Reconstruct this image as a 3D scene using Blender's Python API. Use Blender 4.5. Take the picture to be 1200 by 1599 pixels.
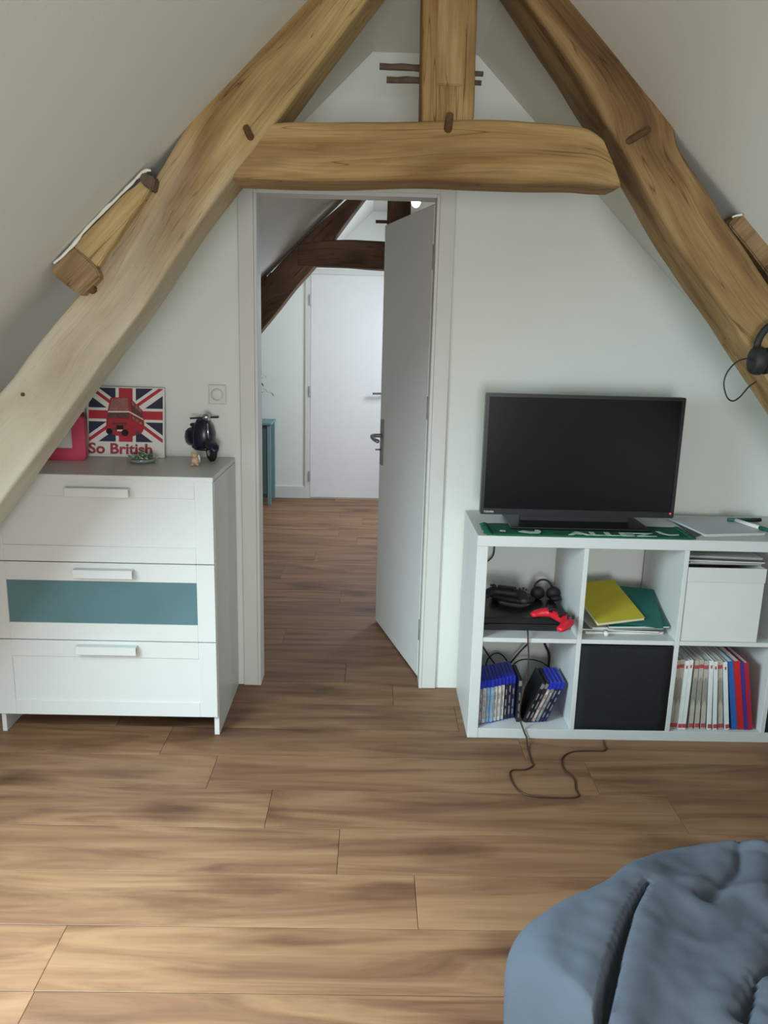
import bpy, bmesh, math, random
from mathutils import Vector, Matrix, noise
random.seed(7)
C = bpy.context.scene
COL = C.collection
for o in list(bpy.data.objects): bpy.data.objects.remove(o)

# ------------------------------------------------------------------ camera
F, PITCH, ROLL, YAW, H = 1233.4, 0.2244, 0.0264, 0.01824, 1.44
fw = Vector((math.sin(YAW)*math.cos(PITCH), math.cos(YAW)*math.cos(PITCH), -math.sin(PITCH)))
r0 = Vector((math.cos(YAW), -math.sin(YAW), 0)); u0 = r0.cross(fw)
rt = r0*math.cos(ROLL) + u0*math.sin(ROLL); up = rt.cross(fw)
cd = bpy.data.cameras.new('camera'); cam = bpy.data.objects.new('camera', cd); COL.objects.link(cam)
cam.matrix_world = Matrix(((rt.x, up.x, -fw.x, 0), (rt.y, up.y, -fw.y, 0), (rt.z, up.z, -fw.z, H), (0, 0, 0, 1)))
cd.sensor_fit = 'HORIZONTAL'; cd.sensor_width = 36; cd.lens = 36*F/1200; cd.clip_start = .05
C.camera = cam

# ------------------------------------------------------------------ light
C.view_settings.view_transform = 'Standard'; C.view_settings.look = 'None'
C.view_settings.exposure = 0.0; C.view_settings.gamma = 1; C.view_settings.use_curve_mapping = False
w = bpy.data.worlds.new('world'); C.world = w; w.use_nodes = True
w.node_tree.nodes['Background'].inputs[0].default_value = (.62, .74, .85, 1)
w.node_tree.nodes['Background'].inputs[1].default_value = 1.2
def area(name, loc, direction, sx, sy, power, col, spread=180):
    l = bpy.data.lights.new(name, 'AREA'); l.shape = 'RECTANGLE'; l.size = sx; l.size_y = sy
    l.energy = power; l.color = col; l.spread = math.radians(spread)
    o = bpy.data.objects.new(name, l); COL.objects.link(o); o.location = loc
    o.rotation_euler = Vector(direction).to_track_quat('-Z', 'Y').to_euler(); return o
S = 0.97                                   # slope of the roof
XC, HW, ZT = .158, .184, 2.39              # ridge x, half width of flat ceiling, flat height
def zl(x): return ZT + S*((x-XC)+HW)       # left slope
def zr(x): return ZT - S*((x-XC)-HW)       # right slope
def xl(z): return XC-HW + (z-ZT)/S
def xr(z): return XC+HW - (z-ZT)/S
area('skylight_left_daylight', (xl(1.19)+.01, 1.25, 1.19-.01), (.97, 0, -1), .8, .9, 56, (.70, .91, 1.0), 138)
area('gable_window_daylight', (.05, -1.93, 1.05), (0, 1, -.05), .8, .9, 68, (.96, .97, 1.0))
area('skylight_far_daylight', (xr(1.7)-.0, 5.75, 1.73), (-1, .1, -1), .8, .74, 50, (.80, .88, 1.0))

# ------------------------------------------------------------------ measuring helpers (photo reading -> metres)
def ray(px, py): return fw + rt*((px-600)/F) - up*((py-799.5)/F)
def PY(px, py, Y):
    d = ray(px, py); return Vector((0, 0, H)) + d*(Y/d.y)
def PZ(px, py, Z):
    d = ray(px, py); return Vector((0, 0, H)) + d*((Z-H)/d.z)

# ------------------------------------------------------------------ materials
def srgb(r, g, b):
    f = lambda c: ((c/255)/12.92 if c/255 <= .04045 else ((c/255+.055)/1.055)**2.4)
    return (f(r), f(g), f(b), 1)
def mat(name, col, rough=.6, metal=0, spec=.5, var=.06, scale=12, bump=0, bscale=200, trans=0, emit=None):
    m = bpy.data.materials.new(name); m.use_nodes = True; nt = m.node_tree; N = nt.nodes; L = nt.links
    b = N['Principled BSDF']; b.inputs['Roughness'].default_value = rough; b.inputs['Metallic'].default_value = metal
    b.inputs['Specular IOR Level'].default_value = spec
    if trans: b.inputs['Transmission Weight'].default_value = trans
    tc = N.new('ShaderNodeTexCoord')
    no = N.new('ShaderNodeTexNoise'); no.inputs['Scale'].default_value = scale; no.inputs['Detail'].default_value = 4
    L.new(tc.outputs['Object'], no.inputs['Vector'])
    r = N.new('ShaderNodeValToRGB'); c = col
    r.color_ramp.elements[0].position = .3; r.color_ramp.elements[1].position = .7
    r.color_ramp.elements[0].color = (c[0]*(1-var), c[1]*(1-var), c[2]*(1-var), 1)
    r.color_ramp.elements[1].color = (min(1, c[0]*(1+var)), min(1, c[1]*(1+var)), min(1, c[2]*(1+var)), 1)
    L.new(no.outputs['Fac'], r.inputs['Fac']); L.new(r.outputs['Color'], b.inputs['Base Color'])
    if bump:
        n2 = N.new('ShaderNodeTexNoise'); n2.inputs['Scale'].default_value = bscale; n2.inputs['Detail'].default_value = 3
        L.new(tc.outputs['Object'], n2.inputs['Vector'])
        bp = N.new('ShaderNodeBump'); bp.inputs['Strength'].default_value = bump; bp.inputs['Distance'].default_value = .004
        L.new(n2.outputs['Fac'], bp.inputs['Height']); L.new(bp.outputs['Normal'], b.inputs['Normal'])
    if emit:
        b.inputs['Emission Color'].default_value = emit[:3]+(1,) if len(emit) == 4 else emit+(1,)
        b.inputs['Emission Strength'].default_value = emit[3] if len(emit) == 4 else 1
    return m

def wood_mat(name, light, mid, dark, knots=True, rough=.75, pale_span=None):
    """hewn timber: grain runs along the stored 'grain' attribute's x"""
    m = bpy.data.materials.new(name); m.use_nodes = True; nt = m.node_tree; N = nt.nodes; L = nt.links
    b = N['Principled BSDF']; b.inputs['Roughness'].default_value = rough; b.inputs['Specular IOR Level'].default_value = .25
    at = N.new('ShaderNodeAttribute'); at.attribute_name = 'grain'
    def mapped(sc):
        mp = N.new('ShaderNodeMapping'); mp.inputs['Scale'].default_value = sc; L.new(at.outputs['Vector'], mp.inputs['Vector']); return mp
    n1 = N.new('ShaderNodeTexNoise'); n1.inputs['Scale'].default_value = 1; n1.inputs['Detail'].default_value = 5; n1.inputs['Distortion'].default_value = .8
    L.new(mapped((1.6, 9, 9)).outputs[0], n1.inputs['Vector'])
    n2 = N.new('ShaderNodeTexNoise'); n2.inputs['Scale'].default_value = 1; n2.inputs['Detail'].default_value = 6; n2.inputs['Distortion'].default_value = .4
    L.new(mapped((5, 120, 120)).outputs[0], n2.inputs['Vector'])
    n3 = N.new('ShaderNodeTexNoise'); n3.inputs['Scale'].default_value = 3.2; n3.inputs['Detail'].default_value = 4
    L.new(mapped((.9, 2.6, 2.6)).outputs[0], n3.inputs['Vector'])
    r = N.new('ShaderNodeValToRGB'); e = r.color_ramp.elements
    e[0].position = .3; e[0].color = dark; e[1].position = .68; e[1].color = light
    k = e.new(.48); k.color = mid
    L.new(n1.outputs['Fac'], r.inputs['Fac'])
    r2 = N.new('ShaderNodeValToRGB'); r2.color_ramp.elements[0].position = .32; r2.color_ramp.elements[1].position = .62
    r2.color_ramp.elements[0].color = (.72, .68, .62, 1); r2.color_ramp.elements[1].color = (1, 1, 1, 1)
    L.new(n2.outputs['Fac'], r2.inputs['Fac'])
    mx = N.new('ShaderNodeMix'); mx.data_type = 'RGBA'; mx.blend_type = 'MULTIPLY'; mx.inputs[0].default_value = .75
    L.new(r.outputs['Color'], mx.inputs[6]); L.new(r2.outputs['Color'], mx.inputs[7])
    r3 = N.new('ShaderNodeValToRGB'); r3.color_ramp.elements[0].position = .32; r3.color_ramp.elements[1].position = .56
    r3.color_ramp.elements[0].color = (.50, .44, .38, 1); r3.color_ramp.elements[1].color = (1, 1, 1, 1)
    L.new(n3.outputs['Fac'], r3.inputs['Fac'])
    m2 = N.new('ShaderNodeMix'); m2.data_type = 'RGBA'; m2.blend_type = 'MULTIPLY'; m2.inputs[0].default_value = .8
    L.new(mx.outputs[2], m2.inputs[6]); L.new(r3.outputs['Color'], m2.inputs[7])
    # narrow drying cracks
    wv = N.new('ShaderNodeTexNoise'); wv.inputs['Scale'].default_value = 1; wv.inputs['Detail'].default_value = 2
    L.new(mapped((1.1, 22, 22)).outputs[0], wv.inputs['Vector'])
    r4 = N.new('ShaderNodeValToRGB'); q = r4.color_ramp.elements
    q[0].position = .492; q[0].color = (1, 1, 1, 1); q[1].position = .508; q[1].color = (1, 1, 1, 1); z = q.new(.5); z.color = (.28, .24, .2, 1)
    L.new(wv.outputs['Fac'], r4.inputs['Fac'])
    m3 = N.new('ShaderNodeMix'); m3.data_type = 'RGBA'; m3.blend_type = 'MULTIPLY'; m3.inputs[0].default_value = .8
    L.new(m2.outputs[2], m3.inputs[6]); L.new(r4.outputs['Color'], m3.inputs[7])
    last = m3.outputs[2]
    if pale_span:      # colour blends to off-white towards the lower end of this timber (x of the grain = metres from its top)
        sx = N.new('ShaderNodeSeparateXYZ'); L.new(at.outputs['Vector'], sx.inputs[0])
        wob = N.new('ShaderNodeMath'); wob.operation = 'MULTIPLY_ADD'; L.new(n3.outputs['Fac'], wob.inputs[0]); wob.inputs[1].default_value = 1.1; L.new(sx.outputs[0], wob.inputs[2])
        mr = N.new('ShaderNodeMapRange'); mr.inputs[1].default_value = pale_span[0]; mr.inputs[2].default_value = pale_span[1]; L.new(wob.outputs[0], mr.inputs[0])
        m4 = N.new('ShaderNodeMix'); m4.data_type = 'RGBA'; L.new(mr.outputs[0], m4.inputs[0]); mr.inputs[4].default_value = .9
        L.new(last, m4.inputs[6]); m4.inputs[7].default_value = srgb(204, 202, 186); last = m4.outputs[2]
    L.new(last, b.inputs['Base Color'])
    bp = N.new('ShaderNodeBump'); bp.inputs['Strength'].default_value = .5; bp.inputs['Distance'].default_value = .004
    L.new(n2.outputs['Fac'], bp.inputs['Height']); L.new(bp.outputs['Normal'], b.inputs['Normal'])
    return m

def plank_mat():
    m = bpy.data.materials.new('oak_laminate'); m.use_nodes = True; nt = m.node_tree; N = nt.nodes; L = nt.links
    b = N['Principled BSDF']; b.inputs['Roughness'].default_value = .5; b.inputs['Specular IOR Level'].default_value = .3
    tc = N.new('ShaderNodeTexCoord'); oi = N.new('ShaderNodeObjectInfo')
    ml = N.new('ShaderNodeMath'); ml.operation = 'MULTIPLY'; ml.inputs[1].default_value = 173.0; L.new(oi.outputs['Random'], ml.inputs[0])
    cx = N.new('ShaderNodeCombineXYZ'); L.new(ml.outputs[0], cx.inputs[0]); L.new(ml.outputs[0], cx.inputs[2])
    ad = N.new('ShaderNodeVectorMath'); ad.operation = 'ADD'; L.new(tc.outputs['Object'], ad.inputs[0]); L.new(cx.outputs[0], ad.inputs[1])
    def nz(sc, detail, dist):
        mp = N.new('ShaderNodeMapping'); mp.inputs['Scale'].default_value = sc; L.new(ad.outputs[0], mp.inputs['Vector'])
        n = N.new('ShaderNodeTexNoise'); n.inputs['Scale'].default_value = 1; n.inputs['Detail'].default_value = detail; n.inputs['Distortion'].default_value = dist
        L.new(mp.outputs[0], n.inputs['Vector']); return n
    n1 = nz((1.2, 10.5, 1), 7, 1.5); n1.inputs['Roughness'].default_value = .58
    r = N.new('ShaderNodeValToRGB'); e = r.color_ramp.elements
    e[0].position = .25; e[0].color = srgb(106, 67, 42); e[1].position = .75; e[1].color = srgb(172, 130, 86)
    k = e.new(.42); k.color = srgb(134, 92, 59); k = e.new(.55); k.color = srgb(154, 110, 71)
    L.new(n1.outputs['Fac'], r.inputs['Fac'])
    n2 = nz((3.5, 55, 1), 7, .5)
    r2 = N.new('ShaderNodeValToRGB'); r2.color_ramp.elements[0].position = .3; r2.color_ramp.elements[1].position = .65
    r2.color_ramp.elements[0].color = (.74, .7, .66, 1); r2.color_ramp.elements[1].color = (1, 1, 1, 1); L.new(n2.outputs['Fac'], r2.inputs['Fac'])
    mx = N.new('ShaderNodeMix'); mx.data_type = 'RGBA'; mx.blend_type = 'MULTIPLY'; mx.inputs[0].default_value = .5
    L.new(r.outputs['Color'], mx.inputs[6]); L.new(r2.outputs['Color'], mx.inputs[7])
    # knots: blotches
    mpk = N.new('ShaderNodeMapping'); mpk.inputs['Scale'].default_value = (1.7, 4.2, 1); L.new(ad.outputs[0], mpk.inputs['Vector'])
    wj = N.new('ShaderNodeTexNoise'); wj.inputs['Scale'].default_value = 2.5; wj.inputs['Detail'].default_value = 3; L.new(mpk.outputs[0], wj.inputs['Vector'])
    wa = N.new('ShaderNodeMix'); wa.data_type = 'RGBA'; wa.blend_type = 'LINEAR_LIGHT'; wa.inputs[0].default_value = .22; L.new(mpk.outputs[0], wa.inputs[6]); L.new(wj.outputs['Color'], wa.inputs[7])
    n3 = N.new('ShaderNodeTexVoronoi'); n3.inputs['Scale'].default_value = 1; n3.inputs['Randomness'].default_value = 1; L.new(wa.outputs[2], n3.inputs['Vector'])
    r3 = N.new('ShaderNodeValToRGB'); r3.color_ramp.elements[0].position = .03; r3.color_ramp.elements[1].position = .30
    r3.color_ramp.elements[0].color = (.42, .34, .28, 1); r3.color_ramp.elements[1].color = (1, 1, 1, 1); L.new(n3.outputs['Distance'], r3.inputs['Fac'])
    m2 = N.new('ShaderNodeMix'); m2.data_type = 'RGBA'; m2.blend_type = 'MULTIPLY'; m2.inputs[0].default_value = .95
    L.new(mx.outputs[2], m2.inputs[6]); L.new(r3.outputs['Color'], m2.inputs[7])
    # tone per plank
    hs = N.new('ShaderNodeHueSaturation'); mr = N.new('ShaderNodeMapRange'); L.new(oi.outputs['Random'], mr.inputs[0])
    mr.inputs[3].default_value = .72; mr.inputs[4].default_value = .86; hs.inputs['Saturation'].default_value = .9; L.new(mr.outputs[0], hs.inputs['Value'])
    L.new(m2.outputs[2], hs.inputs['Color']); L.new(hs.outputs[0], b.inputs['Base Color'])
    return m

M = {}
M['wall'] = mat('white_wall_paint', srgb(225, 230, 222), .9, var=.012, scale=3, bump=.12, bscale=90, spec=.2)
M['slope'] = mat('white_slope_paint', srgb(212, 214, 207), .92, var=.015, scale=3, bump=.06, bscale=120, spec=.2)
M['door'] = mat('white_door_paint', srgb(220, 222, 220), .55, var=.01)
M['trim'] = mat('white_trim_paint', srgb(208, 210, 203), .5, var=.01)
M['lacquer'] = mat('white_lacquer', srgb(204, 206, 202), .38, var=.008)
M['kallax'] = mat('white_foil', srgb(204, 208, 206), .4, var=.008)
M['gap'] = mat('dark_gap', srgb(70, 55, 42), .9)
M['plank'] = plank_mat()
M['beam'] = wood_mat('old_oak', srgb(188, 160, 112), srgb(166, 136, 88), srgb(138, 106, 66))
M['beam_pale'] = wood_mat('oak_paler_below', srgb(190, 164, 112), srgb(172, 143, 94), srgb(146, 116, 74), pale_span=(4.8, 5.85))
M['beam_ochre'] = wood_mat('darker_old_oak', srgb(168, 142, 98), srgb(144, 116, 76), srgb(106, 80, 52))
M['beam_brown'] = wood_mat('mid_brown_oak', srgb(154, 128, 92), srgb(132, 106, 74), srgb(100, 78, 54))
M['beam_tan'] = wood_mat('pale_tan_oak', srgb(202, 182, 132), srgb(186, 162, 112), srgb(150, 126, 84))
M['beam_grey'] = wood_mat('weathered_oak', srgb(190, 168, 130), srgb(150, 126, 92), srgb(104, 84, 62))
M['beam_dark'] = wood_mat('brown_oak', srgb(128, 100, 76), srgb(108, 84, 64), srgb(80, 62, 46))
M['peg'] = mat('dark_peg_wood', srgb(92, 68, 42), .8, var=.2, scale=60)
M['stick'] = mat('grey_lath_wood', srgb(98, 82, 64), .9, var=.25, scale=50)
M['frost'] = mat('frosted_glass', srgb(82, 114, 119), .35, var=.06, scale=6)
M['black'] = mat('black_plastic', srgb(22, 24, 25), .35)
M['matteblack'] = mat('matte_black_plastic', srgb(26, 27, 27), .6)
M['screen'] = mat('switched_off_screen', srgb(9, 12, 12), .25, spec=.25)
M['blackfabric'] = mat('black_fabric', srgb(20, 24, 27), .95, bump=.4, bscale=500, var=.15, scale=60)
M['metal'] = mat('brushed_steel', srgb(150, 150, 146), .35, metal=1)
M['hinge'] = mat('satin_hinge_metal', srgb(170, 172, 172), .4, metal=.8)
M['red'] = mat('red_plastic', srgb(205, 30, 48), .4)
M['pink'] = mat('pink_lacquer', srgb(196, 56, 90), .45)
M['navy'] = mat('navy_lacquer', srgb(26, 28, 48), .3)
M['white'] = mat('white_print', srgb(222, 222, 214), .7, var=.01)
M['flagred'] = mat('red_print', srgb(178, 42, 56), .7, var=.04)
M['flagnavy'] = mat('navy_print', srgb(40, 42, 66), .7, var=.04)
M['busred'] = mat('bus_red_print', srgb(168, 40, 50), .7, var=.08, scale=60)
M['busdark'] = mat('bus_window_print', srgb(96, 58, 56), .7, var=.2, scale=90)
M['busgrey'] = mat('bus_panel_print', srgb(150, 96, 88), .7, var=.2, scale=120)
M['textred'] = mat('lettering_red', srgb(158, 58, 64), .7)
M['green'] = mat('green_knit', srgb(8, 96, 66), .95, bump=.5, bscale=700, var=.12, scale=50)
M['knitwhite'] = mat('white_knit', srgb(205, 222, 212), .95)
M['blue'] = mat('blue_case_plastic', srgb(34, 52, 172), .28)
M['yellow'] = mat('yellow_card', srgb(182, 168, 48), .6)
M['teal'] = mat('dark_green_card', srgb(22, 92, 84), .5)
M['paper'] = mat('white_paper', srgb(216, 218, 212), .8, var=.02)
M['greypaper'] = mat('grey_paper', srgb(134, 132, 126), .8, var=.12, scale=40)
M['palegrey'] = mat('pale_grey_card', srgb(196, 200, 206), .5, var=.02)
M['darkcard'] = mat('dark_grey_card', srgb(78, 84, 82), .7)
M['box'] = mat('white_box_card', srgb(205, 208, 204), .7, var=.03, scale=5)
M['cable'] = mat('black_cable', srgb(24, 24, 24), .5)
M['browncable'] = mat('dark_brown_cable', srgb(66, 44, 34), .5)
M['switch'] = mat('cream_switch_plastic', srgb(212, 214, 206), .4, var=.01)
M['tealpaint'] = mat('teal_paint', srgb(112, 142, 146), .6, var=.05)
M['tealdark'] = mat('dark_teal_paint', srgb(72, 94, 98), .7, var=.1)
M['leafdark'] = mat('dark_leaf', srgb(60, 84, 62), .5)
M['leaf'] = mat('leaf_green', srgb(84, 112, 84), .5, var=.2, scale=30)
M['leafpale'] = mat('pale_leaf', srgb(178, 196, 170), .5, var=.2, scale=30)
M['tan'] = mat('tan_figurine', srgb(206, 170, 140), .6, var=.2, scale=90)
M['chrome'] = mat('chrome', srgb(200, 202, 206), .15, metal=1)
M['tyre'] = mat('rubber', srgb(20, 20, 22), .8)
M['glass'] = mat('clear_dish_glass', srgb(200, 210, 205), .15, trans=.6)
M['led'] = mat('red_led', (.8, .02, .03, 1), .4, emit=(1, .03, .05, 3))
M['bulb'] = mat('lit_bulb', (1, .95, .85, 1), .4, emit=(1, .95, .85, 12))
M['plaster'] = mat('white_plaster', srgb(226, 224, 212), .9, bump=.4, bscale=80)
M['terracotta'] = mat('pot_clay', srgb(150, 150, 145), .7)
M['pane'] = mat('window_glass', (.9, .95, 1, 1), .02, trans=1)

def duvet_mat():
    m = mat('blue_grey_cotton', srgb(80, 86, 95), .95, var=.06, scale=5, bump=.25, bscale=900, spec=.15)
    return m
M['duvet'] = duvet_mat()

# ------------------------------------------------------------------ object helpers
def link(o, parent=None):
    COL.objects.link(o)
    if parent: o.parent = parent
    return o
def obj(name, bm, m, parent=None, smooth=False, kind=None, label=None):
    me = bpy.data.meshes.new(name)
    bmesh.ops.recalc_face_normals(bm, faces=bm.faces[:])
    bm.to_mesh(me); bm.free()
    for k in (m if isinstance(m, (list, tuple)) else [m]): me.materials.append(M[k] if isinstance(k, str) else k)
    if smooth:
        for p in me.polygons: p.use_smooth = True
    o = bpy.data.objects.new(name, me); link(o, parent)
    if kind: o['kind'] = kind
    if label: o['label'] = label
    return o
def thing(name, label, cat, loc=(0, 0, 0), rz=0, group=None):
    o = bpy.data.objects.new(name, None); COL.objects.link(o); o.empty_display_size = .05
    o.location = loc; o.rotation_euler = (0, 0, rz); o['label'] = label; o['category'] = cat
    if group: o['group'] = group
    return o
def tag(o, label, cat, group=None):
    o['label'] = label; o['category'] = cat
    if group: o['group'] = group
    return o
def struct_empty(name):
    o = bpy.data.objects.new(name, None); COL.objects.link(o); o['kind'] = 'structure'; return o
def B(bm, x0, x1, y0, y1, z0, z1, bev=0, seg=1, mi=0, mtx=None):
    r = bmesh.ops.create_cube(bm, size=1); vs = r['verts']
    for v in vs:
        v.co = Vector((x0+(x1-x0)*(v.co.x+.5), y0+(y1-y0)*(v.co.y+.5), z0+(z1-z0)*(v.co.z+.5)))
    fs = set(f for v in vs for f in v.link_faces)
    if bev:
        es = list(set(e for v in vs for e in v.link_edges))
        q = bmesh.ops.bevel(bm, geom=es, offset=bev, segments=seg, affect='EDGES', profile=.5)
        vs = list(set(v for f in q['faces'] for v in f.verts) | set(v for v in vs if v.is_valid))
        fs = set(f for v in vs for f in v.link_faces)
    for f in fs: f.material_index = mi
    if mtx is not None:
        for v in vs: v.co = mtx @ v.co
    return vs
def box(name, x0, x1, y0, y1, z0, z1, m, parent=None, bev=.002, **k):
    bm = bmesh.new(); B(bm, x0, x1, y0, y1, z0, z1, bev); return obj(name, bm, m, parent, **k)
def prism(bm, pts, d, mi=0):
    """pts: list of Vector (planar loop); extruded by vector d"""
    a = [bm.verts.new(p) for p in pts]; b = [bm.verts.new(Vector(p)+d) for p in pts]
    n = len(pts); fs = [bm.faces.new(a), bm.faces.new(b[::-1])]
    for i in range(n): fs.append(bm.faces.new((a[i], b[i], b[(i+1) % n], a[(i+1) % n])))
    for f in fs: f.material_index = mi
    return a+b
def smooth_path(pts, n=8, closed=False):
    P = [Vector(p) for p in pts]; out = []
    m = len(P)
    for i in range(m-1):
        p0 = P[max(i-1, 0)]; p1 = P[i]; p2 = P[i+1]; p3 = P[min(i+2, m-1)]
        for k in range(n):
            t = k/n
            out.append(.5*((2*p1)+(-p0+p2)*t+(2*p0-5*p1+4*p2-p3)*t*t+(-p0+3*p1-3*p2+p3)*t**3))
    out.append(P[-1]); return out
def tube(bm, pts, r, seg=8, caps=True, mi=0):
    pts = [Vector(p) for p in pts]; rings = []; prev = None
    for i, p in enumerate(pts):
        t = (pts[min(i+1, len(pts)-1)]-pts[max(i-1, 0)]).normalized()
        if prev is None:
            a = t.orthogonal().normalized()
        else:
            a = (prev - t*prev.dot(t)); a = a.normalized() if a.length > 1e-6 else t.orthogonal().normalized()
        prev = a; b = t.cross(a); rr = r[i] if isinstance(r, (list, tuple)) else r
        rings.append([bm.verts.new(p+(a*math.cos(2*math.pi*k/seg)+b*math.sin(2*math.pi*k/seg))*rr) for k in range(seg)])
    for i in range(len(rings)-1):
        for k in range(seg):
            f = bm.faces.new((rings[i][k], rings[i][(k+1) % seg], rings[i+1][(k+1) % seg], rings[i+1][k])); f.material_index = mi
    if caps:
        for q in (rings[0][::-1], rings[-1]): f = bm.faces.new(q); f.material_index = mi
    return rings
def lathe(bm, prof, seg=20, mtx=None, mi=0):
    """prof: (r,z)"""
    rings = []
    for r, z in prof:
        rings.append([bm.verts.new((r*math.cos(2*math.pi*k/seg), r*math.sin(2*math.pi*k/seg), z)) for k in range(seg)])
    for i in range(len(rings)-1):
        for k in range(seg):
            f = bm.faces.new((rings[i][k], rings[i][(k+1) % seg], rings[i+1][(k+1) % seg], rings[i+1][k])); f.material_index = mi
    for q in (rings[0][::-1], rings[-1]): f = bm.faces.new(q); f.material_index = mi
    vs = [v for r in rings for v in r]
    if mtx is not None:
        for v in vs: v.co = mtx @ v.co
    return vs
def ball(bm, c, sx, sy, sz, u=16, v=10, mtx=None):
    r = bmesh.ops.create_uvsphere(bm, u_segments=u, v_segments=v, radius=1)['verts']
    for q in r:
        q.co = Vector((q.co.x*sx, q.co.y*sy, q.co.z*sz))
        if mtx is not None: q.co = mtx @ q.co
        q.co += Vector(c)
    return r
def text(name, s, size, m, parent, mtx, extrude=.0004, bold=0):
    cu = bpy.data.curves.new('lettering', 'FONT'); cu.body = s; cu.size = size; cu.extrude = extrude; cu.offset = bold
    cu.resolution_u = 3
    t = bpy.data.objects.new('tmp_text', cu); COL.objects.link(t)
    bpy.context.view_layer.update()
    me = bpy.data.meshes.new_from_object(t.evaluated_get(bpy.context.evaluated_depsgraph_get()))
    bpy.data.objects.remove(t); me.materials.clear(); me.materials.append(M[m])
    me.transform(mtx); me.name = name
    o = bpy.data.objects.new(name, me); link(o, parent); return o
FRONT = Matrix.Rotation(math.pi/2, 4, 'X')     # text plane facing -y

# ================================================================== SETTING
YW, YW2, YF, YB = 3.044, 3.124, 6.79, -2.0
XKL, XKR = -1.75, 2.05                       # knee walls
T = .1
def quadslab(bm, p, n):
    prism(bm, [Vector(q) for q in p], Vector(n)*T)
# floor: planks are pieces of it
fl = struct_empty('floor')
box('subfloor', XKL-.1, XKR+.1, YB-.1, YF+.1, -.06, -.009, 'gap', fl, bev=0)
PL, PWD = 1.27, .2
pmesh = {}
def plank_mesh(L):
    key = round(L, 3)
    if key in pmesh: return pmesh[key]
    bm = bmesh.new(); g = .0006; c = .0011; a = L/2-g; b = PWD/2-g
    lo = [bm.verts.new((x, y, -.008)) for x, y in ((-a, -b), (a, -b), (a, b), (-a, b))]
    mi_ = [bm.verts.new((x, y, -c*.6)) for x, y in ((-a, -b), (a, -b), (a, b), (-a, b))]
    hi = [bm.verts.new((x, y, 0)) for x, y in ((-a+c, -b+c), (a-c, -b+c), (a-c, b-c), (-a+c, b-c))]
    bm.faces.new(hi); bm.faces.new(lo[::-1])
    for i in range(4):
        j = (i+1) % 4
        bm.faces.new((lo[i], lo[j], mi_[j], mi_[i])); bm.faces.new((mi_[i], mi_[j], hi[j], hi[i]))
    me = bpy.data.meshes.new('plank'); bm.normal_update(); bm.to_mesh(me); bm.free(); me.materials.append(M['plank'])
    pmesh[key] = me; return me
known = {-4: -.717, -3: .55, -2: .143, -1: -.068, 0: -.292, 1: -.505, 2: -.708, 3: .35, 4: .11, 5: -.09, 6: .3, 7: -.4}
for k in range(-21, 24):
    y0 = 2.075+.2*k
    if y0+.2 < YB or y0 > YF: continue
    j = known.get(k, random.uniform(-.6, .6))
    xs = [XKL]; x = j - math.ceil((j-XKL)/PL)*PL
    while x < XKR:
        if x > XKL+.05 and x < XKR-.05: xs.append(x)
        x += PL
    xs.append(XKR)
    for a, b in zip(xs, xs[1:]):
        o = bpy.data.objects.new('plank', plank_mesh(b-a)); link(o, fl); o.location = ((a+b)/2, y0+.1, 0)

# ceiling: two slopes and a narrow flat, with openings for three roof windows
bm = bmesh.new()
nl = Vector((-S, 0, 1)).normalized(); nr = Vector((S, 0, 1)).normalized()
def left_slab(y0, y1, z0, z1): quadslab(bm, [(xl(z0), y0, z0), (xl(z1), y0, z1), (xl(z1), y1, z1), (xl(z0), y1, z0)], nl)
def right_slab(y0, y1, z0, z1): quadslab(bm, [(xr(z0), y0, z0), (xr(z1), y0, z1), (xr(z1), y1, z1), (xr(z0), y1, z0)], nr)
zkl, zkr = zl(XKL), zr(XKR)
SKL = (.8, 1.7, .90, 1.48); SKR = (5.35, 6.15, 1.4, 1.98)
left_slab(YB-.1, SKL[0], zkl, ZT); left_slab(SKL[0], SKL[1], zkl, SKL[2]); left_slab(SKL[0], SKL[1], SKL[3], ZT); left_slab(SKL[1], YF+.1, zkl, ZT)
right_slab(YB-.1, SKR[0], zkr, ZT); right_slab(SKR[0], SKR[1], zkr, SKR[2]); right_slab(SKR[0], SKR[1], SKR[3], ZT); right_slab(SKR[1], YF+.1, zkr, ZT)
prism(bm, [Vector(p) for p in ((XC-HW-.06, YB-.1, ZT), (XC+HW+.06, YB-.1, ZT), (XC+HW+.06, YF+.1, ZT), (XC-HW-.06, YF+.1, ZT))], Vector((0, 0, T)))
obj('ceiling', bm, 'slope', kind='structure')
def wallpoly(bm, x0, x1, y0, y1, zb=0, over=.02, ztop=None):
    """wall slice between x0 and x1 from zb up to the roof line"""
    xs = sorted(set([x0, x1] + [x for x in (XC-HW, XC+HW) if x0 < x < x1]))
    f = lambda x: min(zl(x), ZT, zr(x))+over
    pts = [Vector((x0, y0, zb)), Vector((x1, y0, zb))] + [Vector((x, y0, f(x))) for x in reversed(xs)]
    prism(bm, pts, Vector((0, y1-y0, 0)))
XJL, XJR, ZD = -.447, .2305, 1.928
bm = bmesh.new(); wallpoly(bm, XKL, XJL, YW, YW2); wallpoly(bm, XJR, XKR, YW, YW2); wallpoly(bm, XJL, XJR, YW, YW2, ZD)
obj('wall_back', bm, 'wall', kind='structure')
bm = bmesh.new(); wallpoly(bm, XKL, XKR, YF, YF+.1); obj('wall_far', bm, 'wall', kind='structure')
bm = bmesh.new(); GW = (-.35, .45, .6, 1.5)
wallpoly(bm, XKL, GW[0], YB-.1, YB); wallpoly(bm, GW[1], XKR, YB-.1, YB); wallpoly(bm, GW[0], GW[1], YB-.1, YB, GW[3])
B(bm, GW[0], GW[1], YB-.1, YB, 0, GW[2]); obj('wall_front', bm, 'wall', kind='structure')
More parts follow.
